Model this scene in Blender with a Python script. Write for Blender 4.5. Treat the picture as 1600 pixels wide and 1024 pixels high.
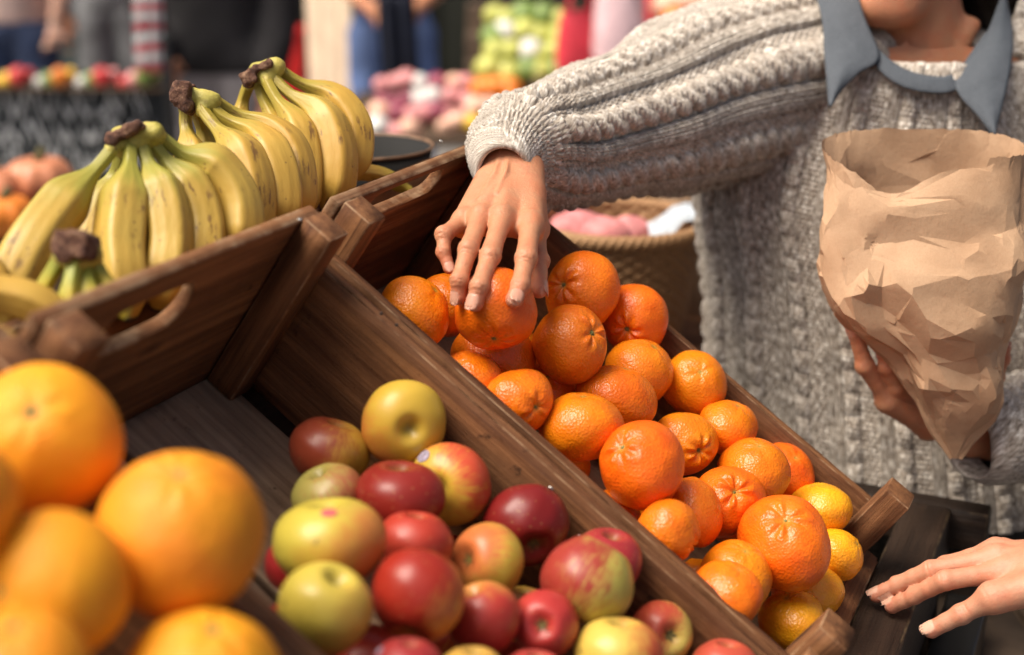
import bpy, bmesh, math, random
import numpy as np
from mathutils import Vector, Matrix
for o in list(bpy.data.objects): bpy.data.objects.remove(o)
SC = bpy.context.scene
COL = SC.collection
rad = math.radians
# ------------------------------------------------------------------ camera
PITCH = 18.0
cam = bpy.data.cameras.new("camera"); camo = bpy.data.objects.new("camera", cam); COL.objects.link(camo)
camo.location = (0, 0, 1.57); camo.rotation_euler = (rad(90 - PITCH), 0, 0)
cam.lens = 50; cam.sensor_width = 36; cam.clip_start = .02; cam.clip_end = 400
cam.dof.use_dof = True; cam.dof.focus_distance = 1.28; cam.dof.aperture_fstop = 2.7
SC.camera = camo
# ------------------------------------------------------------------ world, sun, exposure
SUN_EL, SUN_AZ = 60.0, -112.0       # azimuth measured from the view direction (+Y), negative = to the left
w = bpy.data.worlds.new("World"); SC.world = w; w.use_nodes = True
wn = w.node_tree; bg = wn.nodes['Background']
sky = wn.nodes.new('ShaderNodeTexSky'); sky.sky_type = 'NISHITA'; sky.sun_disc = False
sky.sun_elevation = rad(SUN_EL); sky.sun_rotation = rad(SUN_AZ)
sky.air_density = .6; sky.dust_density = 7.0; sky.ozone_density = 0.0
wn.links.new(sky.outputs[0], bg.inputs[0]); bg.inputs[1].default_value = 0.09
sl = bpy.data.lights.new("sun", 'SUN'); slo = bpy.data.objects.new("sun", sl); COL.objects.link(slo)
sl.energy = 3.3; sl.angle = rad(40); sl.color = (1, .91, .77)
sd = Vector((math.sin(rad(SUN_AZ)) * math.cos(rad(SUN_EL)), math.cos(rad(SUN_AZ)) * math.cos(rad(SUN_EL)), math.sin(rad(SUN_EL))))
slo.rotation_euler = sd.to_track_quat('Z', 'Y').to_euler()
SC.view_settings.view_transform = 'Standard'; SC.view_settings.look = 'None'
SC.view_settings.gamma = 1; SC.view_settings.use_curve_mapping = False
SC.view_settings.exposure = 0.55
# ------------------------------------------------------------------ frames
f = 1600 * 50 / 36
CP = np.array([0, 0, 1.57]); _p = rad(PITCH)
RT = np.array([1., 0, 0]); FW = np.array([0, math.cos(_p), -math.sin(_p)]); UP = np.array([0, math.sin(_p), math.cos(_p)])
def P(x, y, d): return CP + d * (FW + RT * (x - 800) / f + UP * (512 - y) / f)
def S(px, d): return px * d / f
_ya, _th = rad(24.4), rad(35)
AU = np.array([math.sin(_ya), math.cos(_ya), 0.]); AW = np.array([math.cos(_ya), -math.sin(_ya), 0.]); AZ = np.array([0, 0, 1.])
AV = AW * math.cos(_th) - AZ * math.sin(_th); AN = AW * math.sin(_th) + AZ * math.cos(_th)
OO = P(860, 705, 1.14)
def X(u, v, n): return OO + AU * u + AV * v + AN * n
def XW(u, wv, z): q = OO + AU * u + AW * wv; q[2] = z; return q
RNG = np.random.RandomState(7)
random.seed(3)
# ------------------------------------------------------------------ object helpers
def mesh_np(name, V, Fq, mats=(), parent=None, smooth=True, attrs=None, midx=None):
    """V (n,3); Fq (m,3 or 4) int"""
    V = np.asarray(V, dtype=np.float32).reshape(-1, 3); Fq = np.asarray(Fq, dtype=np.int32)
    me = bpy.data.meshes.new(name); k = Fq.shape[1]; m = len(Fq)
    me.vertices.add(len(V)); me.vertices.foreach_set('co', V.ravel())
    me.loops.add(m * k); me.loops.foreach_set('vertex_index', Fq.ravel())
    me.polygons.add(m)
    me.polygons.foreach_set('loop_start', np.arange(m, dtype=np.int32) * k)
    me.polygons.foreach_set('loop_total', np.full(m, k, dtype=np.int32))
    if midx is not None: me.polygons.foreach_set('material_index', np.asarray(midx, dtype=np.int32))
    me.polygons.foreach_set('use_smooth', np.full(m, bool(smooth)))
    me.update(calc_edges=True); me.validate()
    for an, av in (attrs or {}).items():
        av = np.asarray(av, dtype=np.float32)
        if av.ndim == 1:
            a = me.attributes.new(an, 'FLOAT', 'POINT'); a.data.foreach_set('value', av)
        else:
            a = me.attributes.new(an, 'FLOAT_VECTOR', 'POINT'); a.data.foreach_set('vector', av.ravel())
    for mm in (mats if isinstance(mats, (list, tuple)) else [mats]): me.materials.append(mm)
    o = bpy.data.objects.new(name, me); COL.objects.link(o)
    if parent is not None: o.parent = parent
    return o
def empty(name, loc=(0, 0, 0)):
    o = bpy.data.objects.new(name, None); COL.objects.link(o); o.location = Vector(loc); o.empty_display_size = .05
    return o
def tag(o, label=None, cat=None, group=None, kind=None):
    if label: o['label'] = label
    if cat: o['category'] = cat
    if group: o['group'] = group
    if kind: o['kind'] = kind
    return o
def childof(o, root):
    """keep world-space mesh data, parent to an empty that only has a location"""
    o.parent = root; o.matrix_parent_inverse = Matrix.Translation(root.location).inverted()
    return o
def gridfaces(nu, nv, cu=False, cv=False):
    iu = np.arange(nu if cu else nu - 1); iv = np.arange(nv if cv else nv - 1)
    a, b = np.meshgrid(iu, iv, indexing='ij'); a2 = (a + 1) % nu; b2 = (b + 1) % nv
    return np.stack([a * nv + b, a2 * nv + b, a2 * nv + b2, a * nv + b2], -1).reshape(-1, 4)
def unit(v): v = np.asarray(v, float); return v / (np.linalg.norm(v, axis=-1, keepdims=True) + 1e-12)
def sinoise(p, freq, seed, oct=4):
    """cheap smooth noise ~[-1,1] on (n,3) points"""
    r = np.random.RandomState(seed); out = np.zeros(len(p)); amp = 1.; tot = 0
    for o in range(oct):
        for k in range(4):
            d = unit(r.normal(size=3)); out += amp * np.sin(p @ d * freq * (1 + .3 * r.rand()) + r.rand() * 6.28) * .5
        tot += amp; amp *= .55; freq *= 2.03
    return out / tot
def catmull(pts, n):
    """pts (k,m) -> (n,m) smooth, roughly uniform in the first 3 coords"""
    P0 = np.asarray(pts, float); k = len(P0)
    E = np.vstack([2 * P0[0] - P0[1], P0, 2 * P0[-1] - P0[-2]]); out = []
    for i in range(k - 1):
        a, b, c, d = E[i:i + 4]; t = np.linspace(0, 1, 40, endpoint=False)[:, None]
        out.append(.5 * (2 * b + (c - a) * t + (2 * a - 5 * b + 4 * c - d) * t ** 2 + (-a + 3 * b - 3 * c + d) * t ** 3))
    out = np.vstack(out + [P0[-1:]])
    L = np.r_[0, np.cumsum(np.linalg.norm(np.diff(out[:, :3], axis=0), axis=1))]
    s = np.linspace(0, L[-1], n)
    return np.stack([np.interp(s, L, out[:, j]) for j in range(out.shape[1])], 1), s
def frames(C, up0=None):
    T = unit(np.gradient(C, axis=0)); A = np.zeros_like(T)
    a = np.array(up0 if up0 is not None else [0, 0, 1.], float)
    for i in range(len(C)):
        a = a - T[i] * (a @ T[i]); a = unit(a); A[i] = a
    return T, A, np.cross(T, A)
def tube_pts(C, r, nphi, up0=None, sec=None, rb=None):
    T, A, B = frames(C, up0); ph = np.linspace(0, 2 * np.pi, nphi, endpoint=False)
    rb = r if rb is None else rb
    rr = np.ones(nphi) if sec is None else sec(ph)
    return C[:, None] + A[:, None] * (np.cos(ph) * rr)[None, :, None] * r[:, None, None] + B[:, None] * (np.sin(ph) * rr)[None, :, None] * rb[:, None, None], ph
def tube(name, C, r, nphi, mats, parent, up0=None, sec=None, attrs=None, caps=True):
    C = np.asarray(C, float); r = np.asarray(r, float)
    if caps:
        C = np.vstack([C[:1], C, C[-1:]]); r = np.r_[1e-5, r, 1e-5]
        C[0] -= unit(C[2] - C[1]) * r[1] * .05; C[-1] += unit(C[-2] - C[-3]) * r[-2] * .05
    Q, ph = tube_pts(C, r, nphi, up0, sec); at = {}
    s = np.r_[0, np.cumsum(np.linalg.norm(np.diff(C, axis=0), axis=1))]; s = s / s[-1]
    at['s'] = np.repeat(s, nphi)
    at['gc'] = np.stack([np.repeat(s * 1.0, nphi), np.tile(np.cos(ph), len(C)), np.tile(np.sin(ph), len(C))], 1)
    return mesh_np(name, Q.reshape(-1, 3), gridfaces(len(C), nphi, False, True), mats, parent, attrs=at)
# rounded, subdivided board: local box lx,ly,lz centred, grain along x
def rbox(lx, ly, lz, r=.002, step=.012, seed=0, wear=.0006):
    r = min(r, lx * .45, ly * .45, lz * .45)
    def ax(L):
        h = L / 2; n = max(1, int(round((L - 2 * r) / step))) if L > 2.2 * r else 1
        return np.r_[-h, -h + r * .35, np.linspace(-h + r, h - r, n + 1), h - r * .35, h]
    xs = [ax(lx), ax(ly), ax(lz)]; hs = np.array([lx, ly, lz]) / 2
    Vs = []; Fs = []; off = 0
    for d in range(3):
        a, b = [(1, 2), (2, 0), (0, 1)][d]
        for sgn in (-1, 1):
            A, B = np.meshgrid(xs[a], xs[b], indexing='ij'); p = np.zeros(A.shape + (3,)); p[..., a] = A; p[..., b] = B; p[..., d] = sgn * hs[d]
            ff = gridfaces(len(xs[a]), len(xs[b]))
            if sgn < 0: ff = ff[:, ::-1]
            Vs.append(p.reshape(-1, 3)); Fs.append(ff + off); off += p[..., 0].size
    V = np.vstack(Vs); F = np.vstack(Fs)
    key = np.round(V * 1e6).astype(np.int64); _, idx, inv = np.unique(key, axis=0, return_index=True, return_inverse=True)
    V = V[idx]; F = inv.ravel()[F]
    inner = np.clip(V, -hs + r, hs - r); e = (np.abs(V - inner) > r * .3).sum(1)
    dv = V - inner; nrm = np.linalg.norm(dv, axis=1, keepdims=True); V2 = inner + dv / np.maximum(nrm, 1e-9) * r
    V2 = np.where(nrm > 1e-9, V2, V)
    edge = (e >= 2).astype(float)
    q = V2 + seed * 7.31
    w_ = sinoise(q, 90, seed + 5, 4)
    V2 = V2 - (dv / np.maximum(nrm, 1e-9)) * (edge * np.clip(w_ + .15, 0, 1) * wear * 3)[:, None] + (dv / np.maximum(nrm, 1e-9)) * (w_ * wear * .4)[:, None]
    return V2, F, edge
BC = [0]
def board(name, c, lx, ly, lz, axes, m, parent, r=.002, step=.012, wear=.0006):
    """c centre (world), axes = (ex,ey,ez) world unit vectors; grain along ex"""
    BC[0] += 1; s = BC[0]
    V, F, e = rbox(lx, ly, lz, r, step, s, wear); M = np.array(axes)
    gc = V + np.array([s * 1.37, s * .71, s * .33])
    W_ = V @ M + np.asarray(c)
    if np.linalg.det(M) < 0: F = F[:, ::-1]
    o = mesh_np(name, W_, F, m, None, smooth=True, attrs={'gc': gc, 'edge': e})
    if parent is not None: childof(o, parent)
    return o
# ------------------------------------------------------------------ signed distance tools
def smin(a, b, k):
    if k <= 0: return np.minimum(a, b)
    h = np.clip(.5 + .5 * (b - a) / k, 0, 1); return b * (1 - h) + a * h - k * h * (1 - h)
def rc(p, a, b, r1, r2, sq=None):
    a = np.asarray(a, float); b = np.asarray(b, float); ba = b - a; t = np.clip(((p - a) @ ba) / (ba @ ba + 1e-12), 0, 1)
    d = p - a - t[:, None] * ba
    if sq is not None:           # squash direction, factor: thinner along sq
        ax, k = sq; ax = unit(ax); c = d @ ax; d = d + ax * (c * (k - 1))[:, None]
    return np.linalg.norm(d, axis=1) - (r1 + (r2 - r1) * t)
def ell(p, c, r, M=None):
    q = p - np.asarray(c); q = q @ np.array(M).T if M is not None else q
    r = np.asarray(r, float); k0 = np.linalg.norm(q / r, axis=1); k1 = np.linalg.norm(q / r ** 2, axis=1)
    return k0 * (k0 - 1) / np.maximum(k1, 1e-9)
def surfnet(fn, lo, hi, h):
    lo = np.asarray(lo, float); hi = np.asarray(hi, float)
    n = np.ceil((hi - lo) / h).astype(int) + 1
    ax = [lo[i] + np.arange(n[i]) * h for i in range(3)]
    bs = 6; nb = -(-n // bs)                                       # coarse blocks first, fine samples only near the surface
    bc_ = [lo[i] + (np.arange(nb[i]) * bs + (bs - 1) / 2) * h for i in range(3)]
    cg = np.stack(np.meshgrid(*bc_, indexing='ij'), -1).reshape(-1, 3); cd = fn(cg).astype(np.float32)
    Dp = np.repeat(np.repeat(np.repeat(cd.reshape(nb), bs, 0), bs, 1), bs, 2)
    near = np.argwhere((np.abs(cd) < bs * h * .87 * 1.25 + .5 * bs * h + .006).reshape(nb)); k_ = np.arange(bs)
    off_ = np.stack(np.meshgrid(k_, k_, k_, indexing='ij'), -1).reshape(-1, 3)
    for i in range(0, len(near), 2000):
        J = (near[i:i + 2000, None] * bs + off_[None]).reshape(-1, 3); Dp[J[:, 0], J[:, 1], J[:, 2]] = fn(lo + J * h)
    D = np.ascontiguousarray(Dp[:n[0], :n[1], :n[2]])
    s = D < 0
    cs = np.zeros(n - 1 if False else tuple(n - 1) + (3,), np.float32); cn = np.zeros(tuple(n - 1), np.float32)
    fl = []
    for d in range(3):
        sl0 = [slice(None)] * 3; sl1 = [slice(None)] * 3; sl0[d] = slice(0, -1); sl1[d] = slice(1, None)
        a = D[tuple(sl0)]; b = D[tuple(sl1)]; cr = s[tuple(sl0)] != s[tuple(sl1)]
        I = np.argwhere(cr); va = a[cr]; vb = b[cr]; t = va / (va - vb)
        pos = I.astype(np.float32); pos[:, d] += t
        o1, o2 = (d + 1) % 3, (d + 2) % 3
        ok = (I[:, o1] > 0) & (I[:, o2] > 0) & (I[:, o1] < n[o1] - 1) & (I[:, o2] < n[o2] - 1)
        I = I[ok]; pos = pos[ok]; va = va[ok]
        q = []
        for (x1, x2) in ((-1, -1), (0, -1), (0, 0), (-1, 0)):
            J = I.copy(); J[:, o1] += x1; J[:, o2] += x2; q.append(J)
            np.add.at(cs, (J[:, 0], J[:, 1], J[:, 2]), pos); np.add.at(cn, (J[:, 0], J[:, 1], J[:, 2]), 1)
        fl.append((q, va < 0))
    idx = -np.ones(tuple(n - 1), np.int64); m = cn > 0; idx[m] = np.arange(m.sum())
    V = cs[m] / cn[m][:, None] * h + lo; Fs = []
    for q, inside in fl:
        Q = np.stack([idx[J[:, 0], J[:, 1], J[:, 2]] for J in q], 1); Q[~inside] = Q[~inside][:, ::-1]; Fs.append(Q)
    return V, np.vstack(Fs)
# ------------------------------------------------------------------ material helpers
class NT:
    def __init__(s, name):
        s.m = bpy.data.materials.new(name); s.m.use_nodes = True; s.t = s.m.node_tree
        s.b = s.t.nodes['Principled BSDF']; s.out = s.t.nodes['Material Output']
    def n(s, ty, props=None, **inp):
        nd = s.t.nodes.new('ShaderNode' + ty)
        for k, v in (props or {}).items(): setattr(nd, k, v)
        for k, v in inp.items():
            k = int(k[1:]) if k[0] == '_' and k[1:].isdigit() else k.replace('_', ' ')
            s.set(nd.inputs[k], v)
        return nd
    def set(s, sock, v):
        if isinstance(v, bpy.types.NodeSocket): s.t.links.new(v, sock)
        elif isinstance(v, bpy.types.Node): s.t.links.new(v.outputs[0], sock)
        else:
            if isinstance(v, (tuple, list)) and len(v) == 3 and sock.type == 'RGBA': v = (*v, 1)
            sock.default_value = v
    def math(s, op, a, b=0., c=0., clamp=False):
        nd = s.n('Math', {'operation': op, 'use_clamp': clamp}); s.set(nd.inputs[0], a); s.set(nd.inputs[1], b)
        if op in ('MULTIPLY_ADD', 'SMOOTH_MIN'): s.set(nd.inputs[2], c)
        return nd.outputs[0]
    def mix(s, fac, a, b, mode='MIX'):
        nd = s.n('Mix', {'data_type': 'RGBA', 'blend_type': mode}); s.set(nd.inputs[0], fac); s.set(nd.inputs[6], a); s.set(nd.inputs[7], b)
        return nd.outputs[2]
    def ramp(s, fac, stops):
        nd = s.n('ValToRGB'); s.set(nd.inputs[0], fac); e = nd.color_ramp.elements
        while len(e) < len(stops): e.new(.5)
        for x, (p_, c) in zip(e, stops): x.position = p_; x.color = (*c, 1) if len(c) == 3 else c
        return nd.outputs[0]
    def attr(s, name): return s.n('Attribute', {'attribute_name': name})
    def obj(s): return s.n('TexCoord').outputs['Object']
    def map(s, v, sc): return s.n('Mapping', None, Vector=v, Scale=sc).outputs[0]
    def noise(s, v, scale, detail=3., rough=.5, dist=0.): return s.n('TexNoise', None, Vector=v, Scale=scale, Detail=detail, Roughness=rough, Distortion=dist).outputs[0]
    def step(s, x, a, b): return s.n('MapRange', {'interpolation_type': 'SMOOTHSTEP'}, Value=x, _1=a, _2=b).outputs[0]
    def bump(s, h, dist, strength=1., nrm=None):
        nd = s.n('Bump', None, Height=h, Distance=dist, Strength=strength)
        if nrm is not None: s.set(nd.inputs['Normal'], nrm)
        return nd.outputs[0]
    def fin(s, col=None, rough=None, nrm=None, **kw):
        if col is not None: s.set(s.b.inputs['Base Color'], col)
        if rough is not None: s.set(s.b.inputs['Roughness'], rough)
        if nrm is not None: s.set(s.b.inputs['Normal'], nrm)
        for k, v in kw.items(): s.set(s.b.inputs[k.replace('_', ' ')], v)
        return s.m
def plain(name, c, rough=.7, var=.25, scale=6., bumpd=0., bscale=200., **kw):
    t = NT(name); v = t.obj(); n1 = t.noise(v, scale, 4, .6)
    col = t.mix(t.step(n1, .3, .7), tuple(x * (1 - var) for x in c), tuple(min(1, x * (1 + var)) for x in c))
    nr = t.bump(t.noise(v, bscale, 3), bumpd) if bumpd else None
    return t.fin(col, rough, nr, **kw)
def wood(name, dark, light, edgec, rough=.55, stain=.6, green=0.):
    t = NT(name); g = t.attr('gc').outputs['Vector']
    g1 = t.noise(t.map(g, (2.2, 75, 75)), 1.0, 7, .7, .12)
    g2 = t.noise(t.map(g, (8, 420, 420)), 1.0, 4, .75)
    big = t.noise(t.map(g, (7, 14, 14)), 1.0, 4, .6)
    spl = t.noise(g, 55., 5, .7)
    col = t.mix(t.step(g1, .3, .72), dark, light)
    col = t.mix(t.math('MULTIPLY', t.step(g2, .5, .72), .55), col, tuple(x * .45 for x in dark))
    col = t.mix(t.math('MULTIPLY', t.step(big, .42, .68), stain), col, tuple(x * .5 for x in dark))
    col = t.mix(t.math('MULTIPLY', t.step(spl, .62, .72), .75), col, tuple(x * .25 for x in dark))
    # knots
    vo = t.n('TexVoronoi', {'feature': 'F1'}, Vector=t.map(g, (6, 15, 15)), Scale=1.0)
    kn = t.step(vo.outputs['Distance'], .13, .03); col = t.mix(t.math('MULTIPLY', kn, .8), col, tuple(x * .3 for x in dark))
    ed = t.math('MULTIPLY', t.attr('edge').outputs['Fac'], t.step(t.noise(g, 34., 5, .65), .40, .64))
    col = t.mix(ed, col, edgec)
    pits = t.noise(g, 420., 3, .6); col = t.mix(t.math('MULTIPLY', t.step(pits, .64, .72), .6), col, tuple(x * .3 for x in dark))
    h = t.math('ADD', t.math('MULTIPLY', g2, .6), t.math('MULTIPLY', spl, .7)); h = t.math('ADD', h, g1)
    nr = t.bump(h, .0016, 1.)
    ro = t.n('MapRange', None, Value=g1, _3=rough - .1, _4=rough + .18).outputs[0]
    return t.fin(col, ro, nr, Specular_IOR_Level=.28)
M = {}
M['crate'] = wood('crate_wood', (.105, .040, .016), (.30, .135, .055), (.40, .26, .15), .66, .42)
M['crate_grey'] = wood('weathered_wood', (.28, .175, .11), (.52, .36, .23), (.36, .26, .17), .7, .5)
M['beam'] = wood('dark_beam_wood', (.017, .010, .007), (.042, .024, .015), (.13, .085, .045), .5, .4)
M['shelf'] = wood('shelf_wood', (.06, .035, .022), (.12, .08, .05), (.2, .14, .1), .7, .5)
M['steel'] = plain('screw_steel', (.45, .43, .4), .35, Metallic=.9)
M['black'] = plain('black_plastic', (.012, .012, .013), .35)
# skin
def skin(name, base, redc, amp=1., nailc=(.62, .33, .25)):
    t = NT(name); v = t.obj()
    n1 = t.noise(v, 45, 4, .6); n2 = t.noise(v, 260, 4, .65)
    col = t.mix(t.step(n1, .35, .7), base, tuple(a * b for a, b in zip(base, (1.08, .88, .82))))
    col = t.mix(t.math('MULTIPLY', t.attr('red').outputs['Fac'], .85), col, redc)
    col = t.mix(t.math('MULTIPLY', t.step(n2, .52, .72), .22), col, redc)
    col = t.mix(t.math('MULTIPLY', t.step(t.noise(v, 75, 5, .7), .52, .72), .35), col, tuple(a * b for a, b in zip(redc, (.95, .95, 1.))))
    col = t.mix(t.attr('nail').outputs['Fac'], col, nailc)
    vo = t.n('TexVoronoi', {'feature': 'DISTANCE_TO_EDGE'}, Vector=v, Scale=420.)
    cr = t.n('TexVoronoi', {'feature': 'F1'}, Vector=t.n('Mapping', None, Vector=v, Rotation=(.3, .2, .6), Scale=(1, 2.4, 1)).outputs[0], Scale=210.)
    h = t.math('ADD', t.math('MULTIPLY', t.step(vo.outputs['Distance'], 0., .12), .18), t.math('MULTIPLY', cr.outputs['Distance'], .35))
    h = t.math('ADD', h, t.math('MULTIPLY', t.noise(v, 120, 4, .6), 1.2))
    inv = t.math('SUBTRACT', 1., t.attr('nail').outputs['Fac'])
    nr = t.bump(t.math('MULTIPLY', h, inv), .00055 * amp, .8)
    ro = t.mix(t.attr('nail').outputs['Fac'], (.5,) * 3, (.3,) * 3)
    return t.fin(col, ro, nr, Subsurface_Weight=.18, Subsurface_Radius=(.009, .003, .0015), Subsurface_Scale=1.)
M['skin'] = skin('skin', (.52, .245, .130), (.46, .125, .070), 1.4, (.58, .30, .21))
M['skin2'] = skin('skin_second', (.52, .255, .155), (.48, .145, .09), 1.0, (.62, .37, .27))
# ================================================================== STALL
def zat(u, v, n): return X(u, v, n)[2]
HZ = (AU, AW, AZ)
st = empty('market_stall', X(-.2, .2, -.16) * np.array([1, 1, 0]))
tag(st, 'dark wooden stall frame with a worn front beam that carries the tilted fruit crates', 'market stall')
BZ = .912
def hb(name, u0, u1, w0, w1, z0, z1, m, grain='u', parent=st, r=.003, wear=.0006, step=.015):
    c = XW((u0 + u1) / 2, (w0 + w1) / 2, (z0 + z1) / 2); lu, lw, lz = u1 - u0, w1 - w0, z1 - z0
    if grain == 'u': return board(name, c, lu, lw, lz, (AU, AW, AZ), m, parent, r, step, wear)
    if grain == 'w': return board(name, c, lw, lu, lz, (AW, -AU, AZ), m, parent, r, step, wear)
    return board(name, c, lz, lu, lw, (AZ, AU, AW), m, parent, r, step, wear)
board('floor_gap_backing', X(-.275, -.01, -.1615), 1.45, .56, .007, (AU, AV, AN), M['beam'], st, step=.05)  # added dark sheet that blocks bright ground behind the crate floor gaps
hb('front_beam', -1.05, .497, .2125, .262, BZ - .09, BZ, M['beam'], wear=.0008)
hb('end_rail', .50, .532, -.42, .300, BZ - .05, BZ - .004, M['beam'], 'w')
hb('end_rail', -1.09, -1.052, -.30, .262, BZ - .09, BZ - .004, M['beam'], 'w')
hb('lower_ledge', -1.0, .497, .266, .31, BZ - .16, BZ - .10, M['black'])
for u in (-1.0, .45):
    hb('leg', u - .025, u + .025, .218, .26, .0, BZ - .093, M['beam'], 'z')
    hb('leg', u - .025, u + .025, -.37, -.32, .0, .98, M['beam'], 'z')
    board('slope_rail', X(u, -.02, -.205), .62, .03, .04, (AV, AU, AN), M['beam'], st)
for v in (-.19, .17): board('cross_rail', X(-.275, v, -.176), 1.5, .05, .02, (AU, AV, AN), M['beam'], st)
# banana shelf behind the crates
SZ = 1.125
sh = empty('banana_shelf', XW(-.1, -.4, SZ) * np.array([1, 1, 0]))
tag(sh, 'plank shelf behind the tilted crates that the banana hands stand on', 'shelf')
for i in range(3): hb('plank', -.62, .50, -.30 - .09 * i - .086, -.30 - .09 * i, SZ - .016, SZ, M['shelf'], parent=sh)
hb('front_board', -.62, .50, -.318, -.302, SZ, 1.262, M['crate'], parent=sh)  # added board, keeps the hand holes dark by hiding bright ground behind them
for u in (-.58, .46):
    for wv in (-.33, -.53): hb('leg', u - .02, u + .02, wv - .02, wv + .02, 0, SZ - .018, M['shelf'], 'z', parent=sh)
# ================================================================== CRATES
def onU(x, y, u):
    r = P(x, y, 1) - CP; o = OO + AU * u; t = ((o - CP) @ AU) / (r @ AU); return CP + r * t
def onV(x, y, v):
    r = P(x, y, 1) - CP; o = OO + AV * v; t = ((o - CP) @ AV) / (r @ AV); return CP + r * t
def onN(x, y, n):
    r = P(x, y, 1) - CP; o = OO + AN * n; t = ((o - CP) @ AN) / (r @ AN); return CP + r * t
def slot_board(name, u0, u1, v0, v1, n0, n1, su0, su1, sn0, sn1, m, parent, flip=False):
    """end board with a rounded hand hole; concentric rings from the hole to the outline"""
    rr = (sn1 - sn0) / 2; K = 96; cu, cn = (su0 + su1) / 2, (sn0 + sn1) / 2; hl = (su1 - su0) / 2 - rr
    t = np.linspace(0, 2 * np.pi, K, endpoint=False)
    dirs = np.stack([np.cos(t), np.sin(t)], 1)
    inner = np.stack([cu + np.sign(dirs[:, 0]) * hl * np.minimum(1, np.abs(dirs[:, 0]) * 3) + rr * dirs[:, 0], cn + rr * dirs[:, 1]], 1)
    d = inner - np.array([cu, cn])
    ad = np.maximum(np.abs(d), 1e-7); lx = np.where(d[:, 0] > 0, u1 - cu, cu - u0); ly = np.where(d[:, 1] > 0, n1 - cn, cn - n0)
    s = np.minimum(lx / ad[:, 0], ly / ad[:, 1])
    outer = np.array([cu, cn]) + d * s[:, None]
    for cx, cy in ((u0, n0), (u0, n1), (u1, n0), (u1, n1)):
        k = np.argmin(((outer - [cx, cy]) ** 2).sum(1)); outer[k] = [cx, cy]
    R_ = 14; rings = []
    for i in range(R_):
        a = i / (R_ - 1); a = a ** 1.3; rings.append(inner * (1 - a) + outer * a)
    rings = np.array(rings)                                    # R,K,2
    ins = rings.copy(); b = .0012
    # profile loop: front rings, outer bevel, back rings (reversed), inner bevel
    L = []; E_ = []
    gr = unit(inner - [cu, cn]) * b; go = np.zeros_like(outer)
    go[:, 0] = np.clip(outer[:, 0], u0 + b, u1 - b) - outer[:, 0]; go[:, 1] = np.clip(outer[:, 1], n0 + b, n1 - b) - outer[:, 1]
    L.append((rings[0] + gr, v1)); E_.append(.6)
    for i in range(1, R_ - 1): L.append((rings[i], v1)); E_.append(0)
    L.append((outer + go, v1)); E_.append(1); L.append((outer, v1 - b)); E_.append(.9); L.append((outer, (v0 + v1) / 2)); E_.append(.15)
    L.append((outer, v0 + b)); E_.append(.6); L.append((outer + go, v0)); E_.append(1)
    for i in range(R_ - 2, 0, -1): L.append((rings[i], v0)); E_.append(0)
    L.append((rings[0] + gr, v0)); E_.append(.6); L.append((rings[0], v0 + b)); E_.append(.6); L.append((rings[0], v1 - b)); E_.append(1)
    Q = np.array([[OO + AU * q[0] + AV * vv + AN * q[1] for q in ring] for ring, vv in L])
    G = np.array([[[q[0], q[1], vv] for q in ring] for ring, vv in L]) + 5.3 * len(name) + u0
    F = gridfaces(len(L), K, True, True)
    wv = sinoise(Q.reshape(-1, 3), 80, 3); 
    V = Q.reshape(-1, 3) + AN * (wv * .00025)[:, None]
    o = mesh_np(name, V, F, m, None, True, {'gc': G.reshape(-1, 3), 'edge': np.repeat(E_, K)})
    md = o.modifiers.new('ws', 'EDGE_SPLIT'); md.split_angle = rad(50)
    return childof(o, parent)
crates = []
def crate(u0, u1, label, slot, front=True, vb=-.262, fn=-.045, name='wooden_crate'):
    e = empty(name, X((u0 + u1) / 2, 0, -.158)); crates.append((e, u0, u1)); tag(e, label, 'wooden crate', 'open wooden crates tilted side by side on the stall')
    vf = .268; T = .0105; L = vf - vb
    for ui, sg in ((u0, -1), (u1, 1)):
        board('side_board', X(ui + sg * T / 2, (vb + vf) / 2, -.069), L + .012, T, .138, (AV, AU, AN), M['crate'], e, r=.0010, wear=.0011)
    # floor slats
    wd = (u1 - u0 - .028) / 2
    for k in range(2):
        c = u0 + .010 + wd / 2 + k * (wd + .008)
        board('floor_slat', X(c, (vb + vf) / 2, -.149), L, wd, .012, (AV, AU, AN), M['crate_grey'], e, r=.0015)
    slot_board('back_board', u0 + .001, u1 - .001, vb - .0115, vb - .0005, -.157, .037, *slot, M['crate'], e)
    board('front_board', X((u0 + u1) / 2, vf + .0145, (fn - .157) / 2), u1 - u0 + .018, .024, fn + .157, (AU, AV, AN), M['crate'], e, r=.003, wear=.0014)
    for ui, sg in ((u0, 1), (u1, -1)):
        board('corner_post', X(ui + sg * .0155, vb + .0155, -.050), .184, .028, .029, (AN, AU, AV), M['crate'], e, r=.0016, wear=.001)
        board('corner_post', X(ui + sg * .0180, vf - .0085, -.054), .180, .034, .028, (AN, AU, AV), M['crate'], e, r=.0016, wear=.001)
    return e
def screw(p, nrm, parent, r=.0028, m='steel', name='screw'):
    n = unit(nrm); a = unit(np.cross(n, [.3, .5, .8])); b = np.cross(n, a); t = np.linspace(0, 2 * np.pi, 16, endpoint=False)
    rings = [(r, 0), (r, .0006), (r * .8, .001), (r * .35, .001), (r * .3, .0004), (1e-5, .0004)]
    V = np.array([[p + (a * np.cos(x) + b * np.sin(x)) * rr + n * h for x in t] for rr, h in rings])
    return childof(mesh_np(name, V.reshape(-1, 3), gridfaces(len(rings), 16, False, True), M[m]), parent)
cT = crate(0.0095, .3225, 'tilted wooden crate full of tangerines under the reaching hand', (.075, .215, -.002, .030))
cA = crate(-.341, -.0208, 'tilted wooden crate of red and yellow apples, in the middle of the row', (-.262, -.160, -.032, .014))
cO = crate(-.675, -.3635, 'tilted wooden crate in the near left corner holding big oranges', (-.57, -.46, -.03, .012))
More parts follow.
